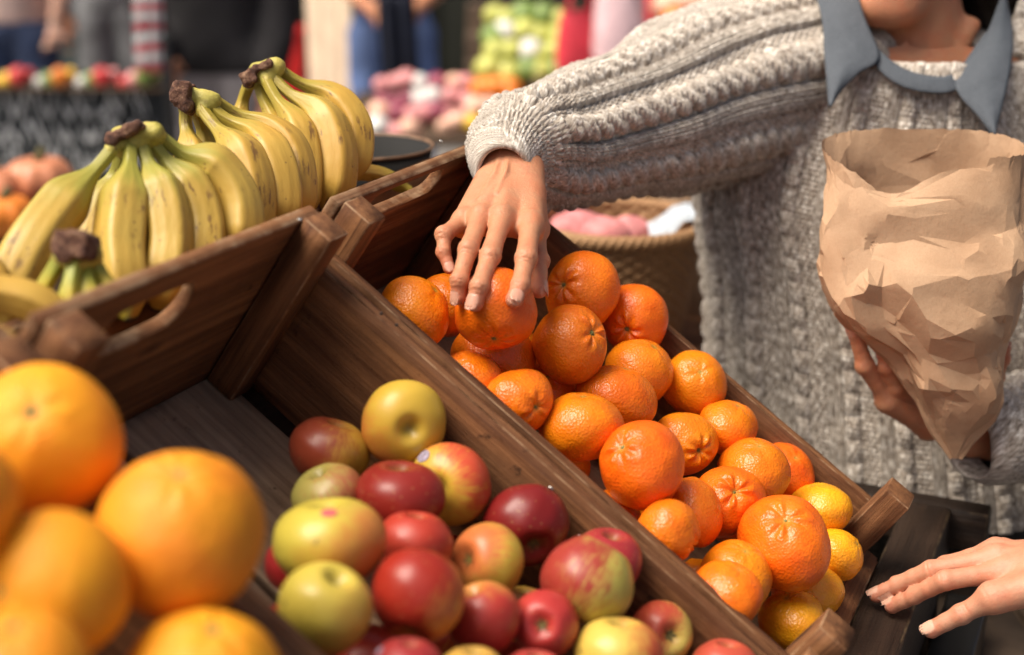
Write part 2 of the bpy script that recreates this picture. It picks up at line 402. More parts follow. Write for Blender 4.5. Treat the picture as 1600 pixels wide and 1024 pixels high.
screw(onU(860, 765, -.0208), -AU, cA); screw(onU(905, 838, -.0208), -AU, cA, .0018)
for px, py in ((690, 222), (735, 203), (505, 340), (470, 345)): screw(onN(px, py, .0372) - AV * .001, AN, cT if px > 560 else cA, .002)
M['nail'] = plain('rusty_nail', (.05, .028, .018), .6, .4, 200)
for e, u0, u1 in crates:                       # nail heads where the boards meet the posts
    for uu in (u0 + .011, u0 + .021, u1 - .011, u1 - .021):
        for nn in (-.118, -.055, .012): screw(X(uu + .002 * math.sin(nn * 900 + uu * 50), -.2625 + .0006, nn + .004 * math.sin(uu * 333)), AV, e, .0019, 'nail', 'nail_head')
    for nn in (-.115, -.070, -.022):
        for vv in (-.251, -.240): screw(X(u1 - .0002, vv + .002, nn + vv * .02), -AU, e, .0018, 'nail', 'nail_head')
    for nn in (-.12, -.06): screw(X(u0 + .018, .2945 + .0003, nn), AV, e, .002, 'nail', 'nail_head')
for (px, py) in ((596, 470), (620, 488), (955, 940), (1100, 1010)): screw(onU(px, py + 20, -.0208), -AU, cA, .0016, 'nail', 'nail_head')
# ================================================================== FRUIT
def basis(axis, spin=0.):
    z = unit(axis); x = unit(np.cross([.21, .43, .88] if abs(z @ unit(np.array([.21, .43, .88]))) < .95 else [1, 0, 0], z)); y = np.cross(z, x)
    c, s = math.cos(spin), math.sin(spin); return np.stack([x * c + y * s, y * c - x * s, z], 1)   # columns
def s2w(a): return RT * a[0] + UP * a[1] - FW * a[2]
def placed(o, c, B):
    m = Matrix([[*B[i], c[i]] for i in range(3)] + [[0, 0, 0, 1]]); o.matrix_world = m; return o
def sphere_uv(nth, nph):
    th = np.linspace(0, math.pi, nth); ph = np.linspace(0, 2 * math.pi, nph, endpoint=False)
    T_, H_ = np.meshgrid(th, ph, indexing='ij'); return T_.ravel(), H_.ravel(), gridfaces(nth, nph, False, True)[:, ::-1]
def citrus_mat(name, c, deep, pore=470., rough=.31, pd=.00062):
    t = NT(name); v = t.obj()
    n1 = t.noise(v, 32, 4, .6); col = t.mix(t.step(n1, .3, .7), c, deep)
    vo = t.n('TexVoronoi', {'feature': 'F1'}, Vector=v, Scale=pore)
    col = t.mix(t.math('MULTIPLY', t.step(vo.outputs['Distance'], .22, .0), .35), col, tuple(x * .72 for x in deep))
    sc = t.noise(v, 150, 5, .75); col = t.mix(t.math('MULTIPLY', t.step(sc, .68, .76), .6), col, (.30, .12, .03))
    col = t.mix(t.attr('dim').outputs['Fac'], col, (.42, .26, .04))
    rn = t.n('ObjectInfo').outputs['Random']; hs = t.n('HueSaturation', None, Color=col, Hue=t.n('MapRange', None, Value=rn, _3=.495, _4=.510).outputs[0], Value=t.n('MapRange', None, Value=t.math('FRACT', t.math('MULTIPLY', rn, 7.3)), _3=.86, _4=1.04).outputs[0]); col = hs.outputs[0]
    h = t.math('ADD', t.math('MULTIPLY', vo.outputs['Distance'], .9), t.math('MULTIPLY', t.noise(v, pore * .55, 2, .5), 1.0))
    nr = t.bump(t.noise(v, 60, 3, .5), .0008, .5); nr = t.bump(h, pd, .75, nr)
    ro = t.n('MapRange', None, Value=t.noise(v, 60, 3), _3=rough - .08, _4=rough + .1).outputs[0]
    return t.fin(col, ro, nr, Subsurface_Weight=.06, Subsurface_Radius=(.006, .002, .001), Subsurface_Scale=1., Specular_IOR_Level=.5)
CM = {'o': citrus_mat('tangerine_peel', (.87, .225, .006), (.82, .155, .004)),
      'r': citrus_mat('tangerine_peel_red', (.87, .178, .006), (.80, .12, .004)),
      'y': citrus_mat('tangerine_peel_yellow', (.86, .36, .010), (.84, .27, .008)),
      'g': citrus_mat('orange_peel', (.82, .315, .006), (.80, .25, .005), 300., .60, .0006)}
t_ = NT('fruit_stem'); M['stem'] = t_.fin((.10, .085, .03), .8, t_.bump(t_.noise(t_.obj(), 900, 3), .0006))
t_ = NT('green_button'); M['button'] = t_.fin(t_.mix(t_.noise(t_.obj(), 300, 2), (.12, .13, .03), (.26, .22, .08)), .8)
NTH, NPH = 80, 112
TH_, PH_, FACES = sphere_uv(NTH, NPH)
def tangerine(i, x, y, d, D, ob, ax, mk, label, spin=0., name='tangerine', pucker=1., stem=True, group='tangerines heaped in the crate'):
    r = np.random.RandomState(100 + i); th, ph = TH_, PH_
    R0 = D / 2 / (ob ** (1 / 3.) if False else 1.0)
    k = r.randint(5, 9); p0 = r.rand() * 6.28
    rr = 1 + (.060 if name == 'tangerine' else .02) * np.sin(2 * ph + p0) * np.sin(th) ** 2 * r.uniform(.3, 1) + .02 * np.sin(3 * ph + p0 * 2) * np.sin(th) ** 2
    bump = (.030 * np.exp(-((th - .45) / .22) ** 2) - .12 * np.exp(-(th / .15) ** 2)) * pucker
    puck = pucker * .032 * np.exp(-((th - .33) / .17) ** 2) * (np.cos(k * ph + p0) + .5 * np.cos((k + 3) * ph + 1.3))
    bot = -.06 * np.exp(-((math.pi - th) / .28) ** 2)
    base = np.stack([np.sin(th) * np.cos(ph), np.sin(th) * np.sin(ph), np.cos(th)], 1)
    nz = sinoise(base, 2.2, 200 + i, 3) * (.048 if name == 'tangerine' else .02) + sinoise(base, 8, 300 + i, 2) * .006
    V = base * (R0 * (rr + bump + puck + bot + nz))[:, None]; V[:, 2] *= ob
    dim = np.exp(-(th / .10) ** 2)
    o = mesh_np(name, V, FACES, CM[mk], None, True, {'dim': dim})
    c = P(x, y, d); B = basis(s2w(ax), spin + r.rand() * 6); placed(o, c, B)
    tag(o, label, name if name != 'big_orange' else 'orange', group)
    if stem:
        # star-shaped button in the dimple
        zt = R0 * ob * (1 - .12 * pucker) - .0006
        t = np.linspace(0, 2 * np.pi, 20, endpoint=False); rs = .0022 * (1 + .35 * np.cos(5 * t)) * (D / .065)
        rings = [(1.2, -.0008), (1.15, .0004), (.8, .0012), (.4, .0010), (.35, .0022), (.01, .0022)]
        Vb = np.array([[[rs[j] * a * math.cos(t[j]), rs[j] * a * math.sin(t[j]), zt + h] for j in range(20)] for a, h in rings])
        s = mesh_np('stem_button', Vb.reshape(-1, 3), gridfaces(len(rings), 20, False, True), M['button']); s.parent = o
    return o, c
def axs(x, y, R0, s):
    """stem pixel -> unit vector (screen right, up, towards camera)"""
    a = np.array([(s[0] - x) / R0, -(s[1] - y) / R0]); n = np.linalg.norm(a)
    if n > .97: a *= .97 / n; n = .97
    return (a[0], a[1], math.sqrt(1 - n * n))
TG = [  # x, y, px diameter, depth, oblateness, stem pixel or axis, colour, label
 (645, 490, 116, 1.239, .95, 'ax', (.62, .62, .30), 'o', 'tangerine in the upper left corner of its crate, beside the divider, left of the hand'),
 (775, 482, 136, 1.222, .90, 'st', (772, 537), 'r', 'smooth reddish tangerine gripped from above by the fingers of the reaching hand'),
 (697, 478, 104, 1.320, .95, 'ax', (.2, .7, .5), 'r', 'tangerine half hidden behind the fingertips, left of the gripped one'),
 (772, 556, 126, 1.295, .88, 'ax', (.1, .9, .4), 'r', 'shiny tangerine directly beneath the one the hand grips'),
 (733, 600, 108, 1.242, .92, 'ax', (-.3, .6, .6), 'o', 'tangerine cut off by the divider, below and left of the gripped one'),
 (810, 628, 112, 1.213, .86, 'st', (843, 636), 'o', 'tangerine by the divider with its stem button facing right, above the broad flat one'),
 (850, 612, 104, 1.324, .95, 'ax', (.1, .5, .8), 'r', 'tangerine deep in the gap between the one with a right-facing button and the small pair'),
 (890, 537, 124, 1.287, .93, 'st', (930, 517), 'o', 'glossy tangerine with its stem button at the upper right, just right of the gripped one'),
 (909, 457, 124, 1.376, .90, 'st', (872, 444), 'o', 'big tangerine topmost beside the right wall with a puckered stem on its left'),
 (991, 498, 110, 1.408, .90, 'st', (972, 520), 'r', 'reddish tangerine leaning on the right wall with a puckered stem facing the viewer'),
 (998, 580, 112, 1.367, .88, 'ax', (.45, .75, .4), 'o', 'tangerine in the middle right, directly below the one leaning on the right wall'),
 (963, 622, 130, 1.303, .76, 'ax', (.32, .93, .15), 'o', 'wide flattened tangerine lying just above the broad one by the divider'),
 (908, 667, 130, 1.226, .82, 'ax', (.05, .95, .28), 'o', 'broad glossy tangerine resting above the dark gap next to the divider'),
 (1084, 600, 104, 1.397, .98, 'ax', (.1, .4, .9), 'o', 'smooth round tangerine alone against the middle of the right wall'),
 (1137, 668, 98, 1.371, .86, 'ax', (.35, .85, .3), 'o', 'small plain tangerine by the right wall, next down from the lone round one'),
 (1070, 694, 102, 1.330, .90, 'st', (1093, 703), 'o', 'knobbly tangerine with a sunken button, behind the largest one by the divider'),
 (1002, 727, 140, 1.192, .92, 'st', (963, 690), 'r', 'large bright tangerine by the divider with a small stem at its upper left'),
 (1177, 739, 114, 1.331, .90, 'ax', (.1, .85, .5), 'o', 'tangerine with a creased top to the right of the deeply puckered one'),
 (1224, 740, 94, 1.390, .95, 'ax', (.3, .6, .7), 'r', 'tangerine half hidden against the right wall, lowest of the deep orange ones there'),
 (1136, 784, 116, 1.280, .90, 'st', (1143, 759), 'r', 'reddish tangerine with a deep star of puckers around its button, in the lower middle'),
 (1280, 796, 106, 1.356, .76, 'ax', (-.28, .95, .1), 'y', 'oval yellow-orange tangerine in front of the right corner post'),
 (1085, 801, 118, 1.233, .70, 'ax', (.90, .25, .3), 'o', 'tall narrow tangerine squeezed left of the deeply puckered one'),
 (1042, 831, 110, 1.166, .86, 'st', (1088, 856), 'o', 'tangerine by the divider with its sunken button turned to the lower right'),
 (950, 818, 108, 1.216, .95, 'ax', (.3, .8, .4), 'o', 'tangerine of which only the top shows over the divider, under the large bright one'),
 (1227, 847, 150, 1.237, .86, 'st', (1217, 797), 'r', 'largest tangerine near the front of the crate with its stem button on top'),
 (1308, 868, 86, 1.325, .90, 'ax', (.7, .5, .4), 'y', 'small yellow tangerine at the front board under the right corner post'),
 (1150, 900, 116, 1.201, .90, 'ax', (.2, .8, .5), 'o', 'tangerine with a scuffed skin tucked left of the largest one'),
 (1136, 927, 114, 1.147, .86, 'ax', (.35, .85, .35), 'o', 'orange tangerine leaning on the divider near the front, left of the lemon-coloured one'),
 (1262, 926, 112, 1.293, .76, 'ax', (-.2, .95, .2), 'y', 'flattened yellow-orange tangerine lying directly under the largest one'),
 (1237, 969, 106, 1.245, .80, 'ax', (-.25, .9, .35), 'y', 'lemon-coloured tangerine lowest in the crate by the left front corner post')]
TC = []
for i, (x, y, pd, d, ob, kd, s, mk, lab) in enumerate(TG):
    D = S(pd, d); ax = axs(x, y, pd / 2, s) if kd == 'st' else unit(np.array(s))
    puck = 1.0 if kd == 'st' else .30
    if i in (1,): puck = .55
    if i in (9, 19, 15): puck = 1.5
    o, c = tangerine(i, x, y, d, D, ob, ax, mk, lab, pucker=puck, stem=(kd == 'st')); TC.append((c, D / 2))
def crate_q(c): q = c - OO; return q @ AU, q @ AV, q @ AN
def fillers(C, r0, u0, u1, v0, v1, make, n, seed):
    r = np.random.RandomState(seed); got = 0
    for _ in range(20000):
        if got >= n: break
        R0 = r0 * r.uniform(.92, 1.06); u = r.uniform(u0 + R0, u1 - R0); v = r.uniform(v0 + R0, v1 - R0); nn = -.142 + R0 + (0 if got < n * .6 else r.uniform(0, .03))
        c = X(u, v, nn)
        if all(np.linalg.norm(c - cc) > (R0 + rr) * .97 for cc, rr in C): C.append((c, R0)); make(c, R0, got); got += 1
def fill_t(c, R0, k):
    q = c - CP; d = q @ FW; x = 800 + f * (q @ RT) / d; y = 512 - f * (q @ UP) / d
    tangerine(60 + k, x, y, d, 2 * R0, .9, unit(RNG.normal(size=3)), 'o', 'tangerine in the buried bottom layer, at most a sliver showing between the others', stem=False, group='buried bottom layer of tangerines')
fillers(TC, .031, .01, .322, -.13, .26, fill_t, 16, 5)
OG = [(70, 688, 240, .804, .97, 'st', (82, 634), 'uppermost big orange at the left edge, a grey stem scar on its top'),
      (283, 836, 266, .783, .97, 'ax', (.1, .75, .55), 'biggest plain orange in the middle of the near left pile'),
      (82, 918, 238, .723, .97, 'st', (35, 905), 'big orange at the left edge with its stem scar facing the viewer'),
      (317, 1078, 256, .746, .97, 'ax', (.2, .8, .4), 'orange at the bottom edge of the photo, lower right of the pile'),
      (25, 1066, 236, .659, .97, 'ax', (.1, .8, .4), 'orange cut off by the bottom left corner of the photo'),
      (-90, 790, 230, .700, .97, 'ax', (.1, .8, .4), 'orange just outside the left edge, peeking in between two others')]
OC = []
for i, (x, y, pd, d, ob, kd, s, lab) in enumerate(OG):
    D = S(pd, d); ax = axs(x, y, pd / 2, s) if kd == 'st' else unit(np.array(s))
    o, c = tangerine(30 + i, x, y, d, D, ob, ax, 'g', lab, name='orange', pucker=.35, group='large oranges piled in the near left crate'); OC.append((c, D / 2))
def fill_o(c, R0, k):
    q = c - CP; d = q @ FW; x = 800 + f * (q @ RT) / d; y = 512 - f * (q @ UP) / d
    tangerine(90 + k, x, y, d, 2 * R0, .96, unit(RNG.normal(size=3)), 'g', 'orange buried under the big ones, barely visible in the gaps', name='orange', pucker=.35, stem=False, group='buried oranges in the near left crate')
fillers(OC, .041, -.675, -.364, -.255, .26, fill_o, 9, 8)
# ---- apples
def apple_mat(name, ground, blush, dloc, cover, streak, spots=.28):
    t = NT(name); v = t.obj(); sp = t.attr('sp').outputs['Vector']; u = t.attr('un').outputs['Vector']
    dot = t.n('VectorMath', {'operation': 'DOT_PRODUCT'}, _0=u, _1=tuple(dloc)).outputs['Value']
    n1 = t.noise(v, 38, 4, .6); st_ = t.noise(sp, 2.2, 5, .7); st2 = t.noise(sp, 6., 4, .7)
    a = t.math('MULTIPLY_ADD', dot, .55, cover); a = t.math('ADD', a, t.math('MULTIPLY', t.math('SUBTRACT', n1, .5), .9))
    a = t.math('ADD', a, t.math('MULTIPLY', t.math('SUBTRACT', st_, .5), streak * 1.6)); a = t.math('ADD', a, t.math('MULTIPLY', t.math('SUBTRACT', st2, .5), streak))
    fac = t.step(a, .18, .82)
    g2 = t.mix(t.noise(v, 25, 3), ground, tuple(x * y for x, y in zip(ground, (.80, .95, .9))))
    mid = tuple((a_ * .5 + b_ * .5) for a_, b_ in zip(ground, blush)); mid = (mid[0] * 1.05, mid[1] * .9, mid[2])
    col = t.ramp(fac, [(0, ground), (.45, mid), (1, blush)])
    col = t.mix(t.math('MULTIPLY', t.math('SUBTRACT', 1., fac), .6), col, g2)
    vo = t.n('TexVoronoi', {'feature': 'F1'}, Vector=v, Scale=190.); ls = t.math('MULTIPLY', t.step(vo.outputs['Distance'], .20, .08), spots)
    col = t.mix(ls, col, (.50, .34, .13))
    br = t.math('MULTIPLY', t.step(t.noise(v, 95, 3, .5), .70, .74), .7); col = t.mix(br, col, (.10, .05, .02))
    col = t.mix(t.attr('dim').outputs['Fac'], col, (.20, .17, .04))
    nr = t.bump(t.noise(v, 60, 3), .0010, .35)
    ro = t.n('MapRange', None, Value=t.noise(v, 55, 4), _3=.30, _4=.48).outputs[0]
    return t.fin(col, ro, nr, Subsurface_Weight=.04, Subsurface_Radius=(.004, .002, .001), Subsurface_Scale=1., Coat_Weight=.08, Coat_Roughness=.15, Specular_IOR_Level=.4)
YL = (.60, .37, .045); YG = (.43, .35, .085); RD = (.36, .026, .012); DR = (.17, .010, .009); OR = (.60, .20, .04); PK = (.50, .07, .05)
M['sticker'] = plain('fruit_sticker', (.30, .26, .34), .4, .5, 300); M['sticker_r'] = plain('fruit_sticker_red', (.62, .12, .12), .4, .4, 300)
def apple(i, x, y, d, D, hgt, ax, ground, blush, bdir, cover, streak, label, end='stem', taper=.14, group='apples loose in the middle crate'):
    r = np.random.RandomState(500 + i); th, ph = TH_, PH_; R0 = D / 2; p0 = r.rand() * 6
    s, c = np.sin(th), np.cos(th)
    shp = 1 + taper * .5 * c * (1 - .35 * c * c)           # wider shoulder at the top
    lob = 1 + .035 * np.cos(5 * ph + p0) * np.exp(-((math.pi - th) / .75) ** 2) + .016 * np.cos(2 * ph + p0) * s
    rxy = R0 * s ** .94 * shp * lob
    z = R0 * hgt * (c - .32 * np.exp(-(th / .23) ** 2) + .34 * np.exp(-((math.pi - th) / .34) ** 2))
    V = np.stack([rxy * np.cos(ph), rxy * np.sin(ph), z], 1)
    base = np.stack([s * np.cos(ph), s * np.sin(ph), c], 1); V *= (1 + sinoise(base, 2.4, 600 + i, 3) * .03)[:, None]
    B = basis(s2w(ax), r.rand() * 6); dl = B.T @ s2w(unit(np.array(bdir)))
    mt = apple_mat('apple_skin', ground, blush, dl, cover, streak)
    sp = np.stack([np.cos(ph) * 9, np.sin(ph) * 9, th * .9 + i], 1)
    dim = np.exp(-(th / .17) ** 2) * .7 + np.exp(-((math.pi - th) / .12) ** 2)
    o = mesh_np('apple', V, FACES, mt, None, True, {'dim': dim, 'sp': sp, 'un': base}); cc = P(x, y, d); placed(o, cc, B)
    tag(o, label, 'apple', group)
    if end == 'none': return o, cc
    # stem
    z0 = R0 * hgt * .60 - (.006 if end == 'short' else 0); C = np.array([[0, 0, z0 - .002], [.0006, 0, z0 + .006], [.002, .001, z0 + .0125]]); C, _ = catmull(C, 8)
    if end != 'stem': C[:, 2] -= .006
    s_ = tube('stem', C, np.linspace(.0011, .0015, 8), 8, M['stem'], None, up0=[1, 0, 0]); s_.parent = o
    # calyx: five dried sepals
    zc = -R0 * hgt * .64; Vc = []; Fc = []
    for k in range(5):
        a = k * 1.2566; e1 = np.array([math.cos(a), math.sin(a), 0]); e2 = np.array([-math.sin(a), math.cos(a), 0]); b0 = len(Vc)
        for (l, wd, h) in ((.0005, .0012, 0), (.0028, .0014, -.0012), (.0048, .0002, -.0030)):
            Vc += [e1 * l - e2 * wd + [0, 0, zc + h], e1 * l + e2 * wd + [0, 0, zc + h], e1 * l + [0, 0, zc + h - .0006]]
        for q in (0, 3): Fc += [[b0 + q, b0 + q + 1, b0 + q + 4, b0 + q + 3], [b0 + q + 1, b0 + q + 2, b0 + q + 5, b0 + q + 4], [b0 + q + 2, b0 + q, b0 + q + 3, b0 + q + 5]]
    k_ = mesh_np('calyx', Vc, Fc, M['stem']); k_.parent = o
    return o, cc
AP = [ # x,y,px,d,h, axis kind/stem pixel, ground, blush, blush dir (screen), cover, streak, label
 (630, 661, 134, 1.130, .86, 'st', (646, 668), YL, OR, (-.8, -.6, .1), .20, .25, 'clear yellow apple at the top of the pile, resting against the divider'),
 (515, 706, 128, 1.128, .82, 'ax', (.3, .9, .1), (.50, .30, .04), (.26, .045, .02), (-.8, .25, .3), .62, .5, 'russet apple with a brown-red cheek, topmost on the left'),
 (514, 776, 116, 1.082, .86, 'ax', (-.3, .8, .3), YG, (.42, .12, .06), (.8, .3, .4), .22, .9, 'pale green apple with faint streaks behind the large yellow-green ones'),
 (624, 776, 140, 1.068, .78, 'ax', (.05, .95, .2), (.42, .2, .05), (.23, .018, .012), (0, .6, .6), .98, .6, 'dark red flattened apple under the clear yellow one'),
 (706, 757, 130, 1.114, .88, 'st', (684, 758), YL, (.52, .07, .03), (.9, .45, .0), .42, .7, 'yellow apple with an orange-red shoulder and a deep stem hollow, leaning on the divider'),
 (822, 822, 133, 1.108, .90, 'cx', (836, 852), (.25, .03, .03), DR, (0, .5, .8), 1.15, .5, 'deep crimson apple by the divider, next to the bright screw head'),
 (648, 852, 118, 1.025, .90, 'ax', (.1, .95, .1), (.5, .25, .06), (.40, .040, .022), (-.2, .7, .5), .90, .7, 'pinkish red apple behind the big red one'),
 (760, 877, 122, 1.050, .84, 'cx', (722, 868), (.52, .38, .05), (.50, .14, .04), (-.8, .5, .3), .42, .7, 'yellow apple with an orange freckled cheek and brown calyx, in the middle of the pile'),
 (516, 848, 176, .960, .80, 'ax', (-.1, .96, .1), (.56, .43, .06), (.55, .20, .045), (.9, -.3, .2), .32, .35, 'large yellow-green apple with a small red sticker on top'),
 (506, 952, 146, .901, .98, 'st', (530, 900), (.62, .46, .07), (.60, .36, .06), (.9, -.3, .2), .15, .2, 'yellow-green apple with its stem hollow on top, beside the crate of oranges'),
 (653, 932, 150, .943, .96, 'cx', (640, 985), (.58, .22, .04), (.29, .020, .010), (-.65, .45, .5), .66, .6, 'big glossy red apple with an orange right side, in front'),
 (756, 968, 116, .985, .98, 'ax', (-.3, .9, .2), (.55, .22, .05), (.38, .035, .025), (.1, -.4, .6), .62, .7, 'orange-red apple between the big glossy red one and the one showing its calyx'),
 (851, 976, 106, 1.005, .92, 'cx', (845, 968), (.6, .3, .1), (.40, .035, .030), (0, .3, .6), .72, .8, 'small red apple turned so its pale calyx faces the viewer'),
 (920, 906, 148, 1.041, .92, 'ax', (-.45, -.8, .2), (.46, .38, .08), (.30, .035, .025), (-.85, .35, .2), .50, .9, 'half red half green apple sitting high near the divider'),
 (946, 880, 114, 1.098, .95, 'ax', (.2, .8, .2), (.45, .3, .07), (.30, .025, .028), (.6, .3, .4), .75, .7, 'dark red apple hidden behind the half green one'),
 (966, 1026, 138, 1.008, .88, 'ax', (.1, .95, .1), (.62, .42, .08), (.45, .07, .03), (.95, -.1, 0), .36, .6, 'pale yellow apple with a red right edge at the bottom of the photo'),
 (1033, 990, 102, 1.092, .95, 'cx', (1046, 985), (.60, .46, .10), (.42, .06, .03), (-.5, .6, .3), .42, 1., 'small striped yellow apple with a green calyx by the divider'),
 (1133, 1050, 108, 1.079, .95, 'ax', (.1, .95, .1), (.6, .32, .1), (.45, .07, .04), (.2, .6, .4), .7, .8, 'red-orange apple at the bottom edge nearest the divider'),
 (637, 1050, 114, .871, .92, 'ax', (.1, .95, .1), (.5, .2, .05), (.34, .03, .03), (.2, .6, .4), .85, .7, 'red apple at the bottom edge with a white sticker on its left'),
 (737, 1064, 116, .925, .92, 'ax', (.1, .95, .1), (.6, .34, .07), (.45, .1, .04), (.2, -.6, .4), .5, .7, 'orange-yellow apple of which only the top shows at the bottom edge'),
 (836, 1068, 112, .958, .92, 'ax', (.1, .95, .1), (.5, .22, .06), (.40, .05, .04), (.2, .6, .4), .8, .7, 'red apple barely rising over the bottom edge below the one showing its calyx'),
 (463, 884, 100, 1.002, .92, 'ax', (.1, .95, .1), (.5, .12, .05), (.42, .03, .03), (-.5, .6, .4), 1., .4, 'red apple almost hidden between the big orange and the large yellow-green apple'),
 (818, 962, 96, 1.084, .92, 'ax', (.1, .95, .1), (.5, .36, .05), (.45, .2, .05), (.2, .6, .4), .2, .5, 'yellowish apple deep in the gap left of the half green one')]
AC = []; AO = []
for i, (x, y, pd, d, h, kd, s, g, b, bd, cov, stk, lab) in enumerate(AP):
    D = S(pd, d); ax = unit(np.array(s, float)) if kd == 'ax' else np.array(axs(x, y, pd / 2 * .85, s))
    if kd == 'cx': ax = -ax
    o, c = apple(i, x, y, d, D, h, ax, g, b, bd, cov, stk, lab, end='none' if kd == 'ax' else ('short' if kd == 'st' else 'stem')); AC.append((c, D / 2)); AO.append(o)
def fill_a(c, R0, k):
    q = c - CP; d = q @ FW; x = 800 + f * (q @ RT) / d; y = 512 - f * (q @ UP) / d
    apple(40 + k, x, y, d, 2 * R0, .9, unit(RNG.normal(size=3)), (.5, .3, .06), RD, (0, .5, .5), .6, .7, 'apple in the buried bottom layer, at most a sliver showing between the others', group='buried bottom layer of apples')
fillers(AC, .030, -.341, -.021, -.07, .26, fill_a, 14, 4)
def sticker(name, idx, px, py, rpx, m):
    """small oval sticker hugging the fruit surface"""
    o = AO[idx]; c, R0 = AC[idx]; x, y, pd = AP[idx][:3]
    a = axs(x, y, pd / 2, (px, py)); n = unit(s2w(a)); e1 = unit(np.cross(n, UP)); e2 = np.cross(n, e1); rr = S(rpx, AP[idx][3])
    from mathutils.bvhtree import BVHTree
    me = o.data; bv = BVHTree.FromPolygons([o.matrix_world @ v.co for v in me.vertices], [p.vertices[:] for p in me.polygons])
    V = []; t = np.linspace(0, 2 * np.pi, 28, endpoint=False)
    for k in (0.001, .4, .8, 1.0):
        for q in t:
            p = c + e1 * (math.cos(q) * rr * k) + e2 * (math.sin(q) * rr * .75 * k) + n * R0 * 1.6
            h = bv.ray_cast(Vector(p), Vector(-n)); hp = np.array(h[0]) if h[0] is not None else c + n * R0
            V.append(hp + n * .0006)
    s = mesh_np(name, V, gridfaces(4, 28, False, True), m); s.parent = o; s.matrix_parent_inverse = o.matrix_world.inverted(); return s
sticker('sticker', 8, 522, 787, 13, M['sticker_r']); sticker('sticker', 4, 664, 712, 15, M['sticker']); sticker('sticker', 18, 592, 1012, 9, M['sticker'])
# ================================================================== BANANAS
def banana_mat(name, body, neck):
    t = NT(name); s = t.attr('s').outputs['Fac']; g = t.attr('gc').outputs['Vector']; v = t.obj()
    n = t.noise(v, 22, 4, .6)
    col = t.mix(t.step(n, .3, .75), body, tuple(x * y for x, y in zip(body, (.95, .86, .7))))
    gr = t.math('MULTIPLY_ADD', t.noise(t.map(g, (1.5, 1.2, 1.2)), 2.2, 3), .5, -.25); gs = t.math('ADD', s, gr)
    col = t.mix(t.step(gs, .50, .12), col, neck)
    st_ = t.noise(t.map(g, (3, 7, 7)), 1.0, 5, .7); col = t.mix(t.math('MULTIPLY', t.step(st_, .60, .78), .28), col, (.46, .30, .05))
    col = t.mix(t.math('MULTIPLY', t.math('MULTIPLY', t.step(t.noise(t.map(g, (9, 3.2, 3.2)), 1., 4, .7), .54, .66), t.step(t.noise(v, 26., 2), .50, .62)), .85), col, (.16, .075, .025))
    vo = t.n('TexVoronoi', {'feature': 'F1'}, Vector=v, Scale=115.); vs = t.step(t.noise(v, 45, 2), .45, .62)
    col = t.mix(t.math('MULTIPLY', t.math('MULTIPLY', t.step(vo.outputs['Distance'], .16, .07), vs), .8), col, (.16, .08, .03))
    col = t.mix(t.step(s, .965, .985), col, (.05, .03, .015))
    col = t.mix(t.step(s, .02, .0), col, (.2, .12, .04))
    nr = t.bump(t.noise(t.map(g, (14, 5, 5)), 1., 3), .0008, .5)
    return t.fin(col, t.n('MapRange', None, Value=n, _3=.38, _4=.55).outputs[0], nr, Subsurface_Weight=.05, Subsurface_Radius=(.004, .003, .001), Subsurface_Scale=1.)
BM = [banana_mat('banana_peel_greenish', (.52, .355, .070), (.31, .29, .045)), banana_mat('banana_peel', (.53, .335, .062), (.36, .28, .036)), banana_mat('banana_peel_green', (.54, .44, .05), (.27, .30, .03))]
t_ = NT('banana_crown'); v_ = t_.obj(); n_ = t_.noise(v_, 130, 6, .7)
M['crown'] = t_.fin(t_.ramp(n_, [(.3, (.025, .010, .007)), (.5, (.12, .050, .030)), (.70, (.34, .20, .12))]), .85, t_.bump(t_.noise(v_, 190, 5, .7), .0035))
t_ = NT('banana_crown_green'); v_ = t_.obj(); n_ = t_.noise(v_, 70, 5, .6)
M['crowng'] = t_.fin(t_.ramp(n_, [(.3, (.20, .16, .03)), (.5, (.42, .37, .07)), (.8, (.58, .45, .12))]), .6, t_.bump(t_.noise(v_, 160, 4, .6), .001))
def banana(root, pts, wpx, neck, m, seed, rn=.0056):
    """pts: (px, py, depth); wpx body width in px"""
    W_ = np.array([P(*p) for p in pts]); C, L = catmull(W_, 70); s = L / L[-1]; dm = np.mean([p[2] for p in pts]); R0 = S(wpx, dm) / 2
    sm = lambda x, a, b: (lambda t: t * t * (3 - 2 * t))(np.clip((x - a) / (b - a), 0, 1))
    r = rn + (R0 - rn) * sm(s, neck * .55, neck * 1.75); r *= 1 - .62 * sm(s, .80, .985) ** 1.5; r[-3:] *= (.85, .8, .72)
    r *= 1 + .015 * np.sin(s * 14 + seed)
    rs = np.random.RandomState(seed); p0 = rs.rand() * 6
    sec = lambda ph: 1 + .055 * np.cos(5 * ph + p0) + .018 * np.cos(10 * ph + 2 * p0) + .02 * np.cos(2 * ph + p0)
    return childof(tube('banana', C, r, 60, m, None, up0=[.3, -1, .2], sec=sec), root)
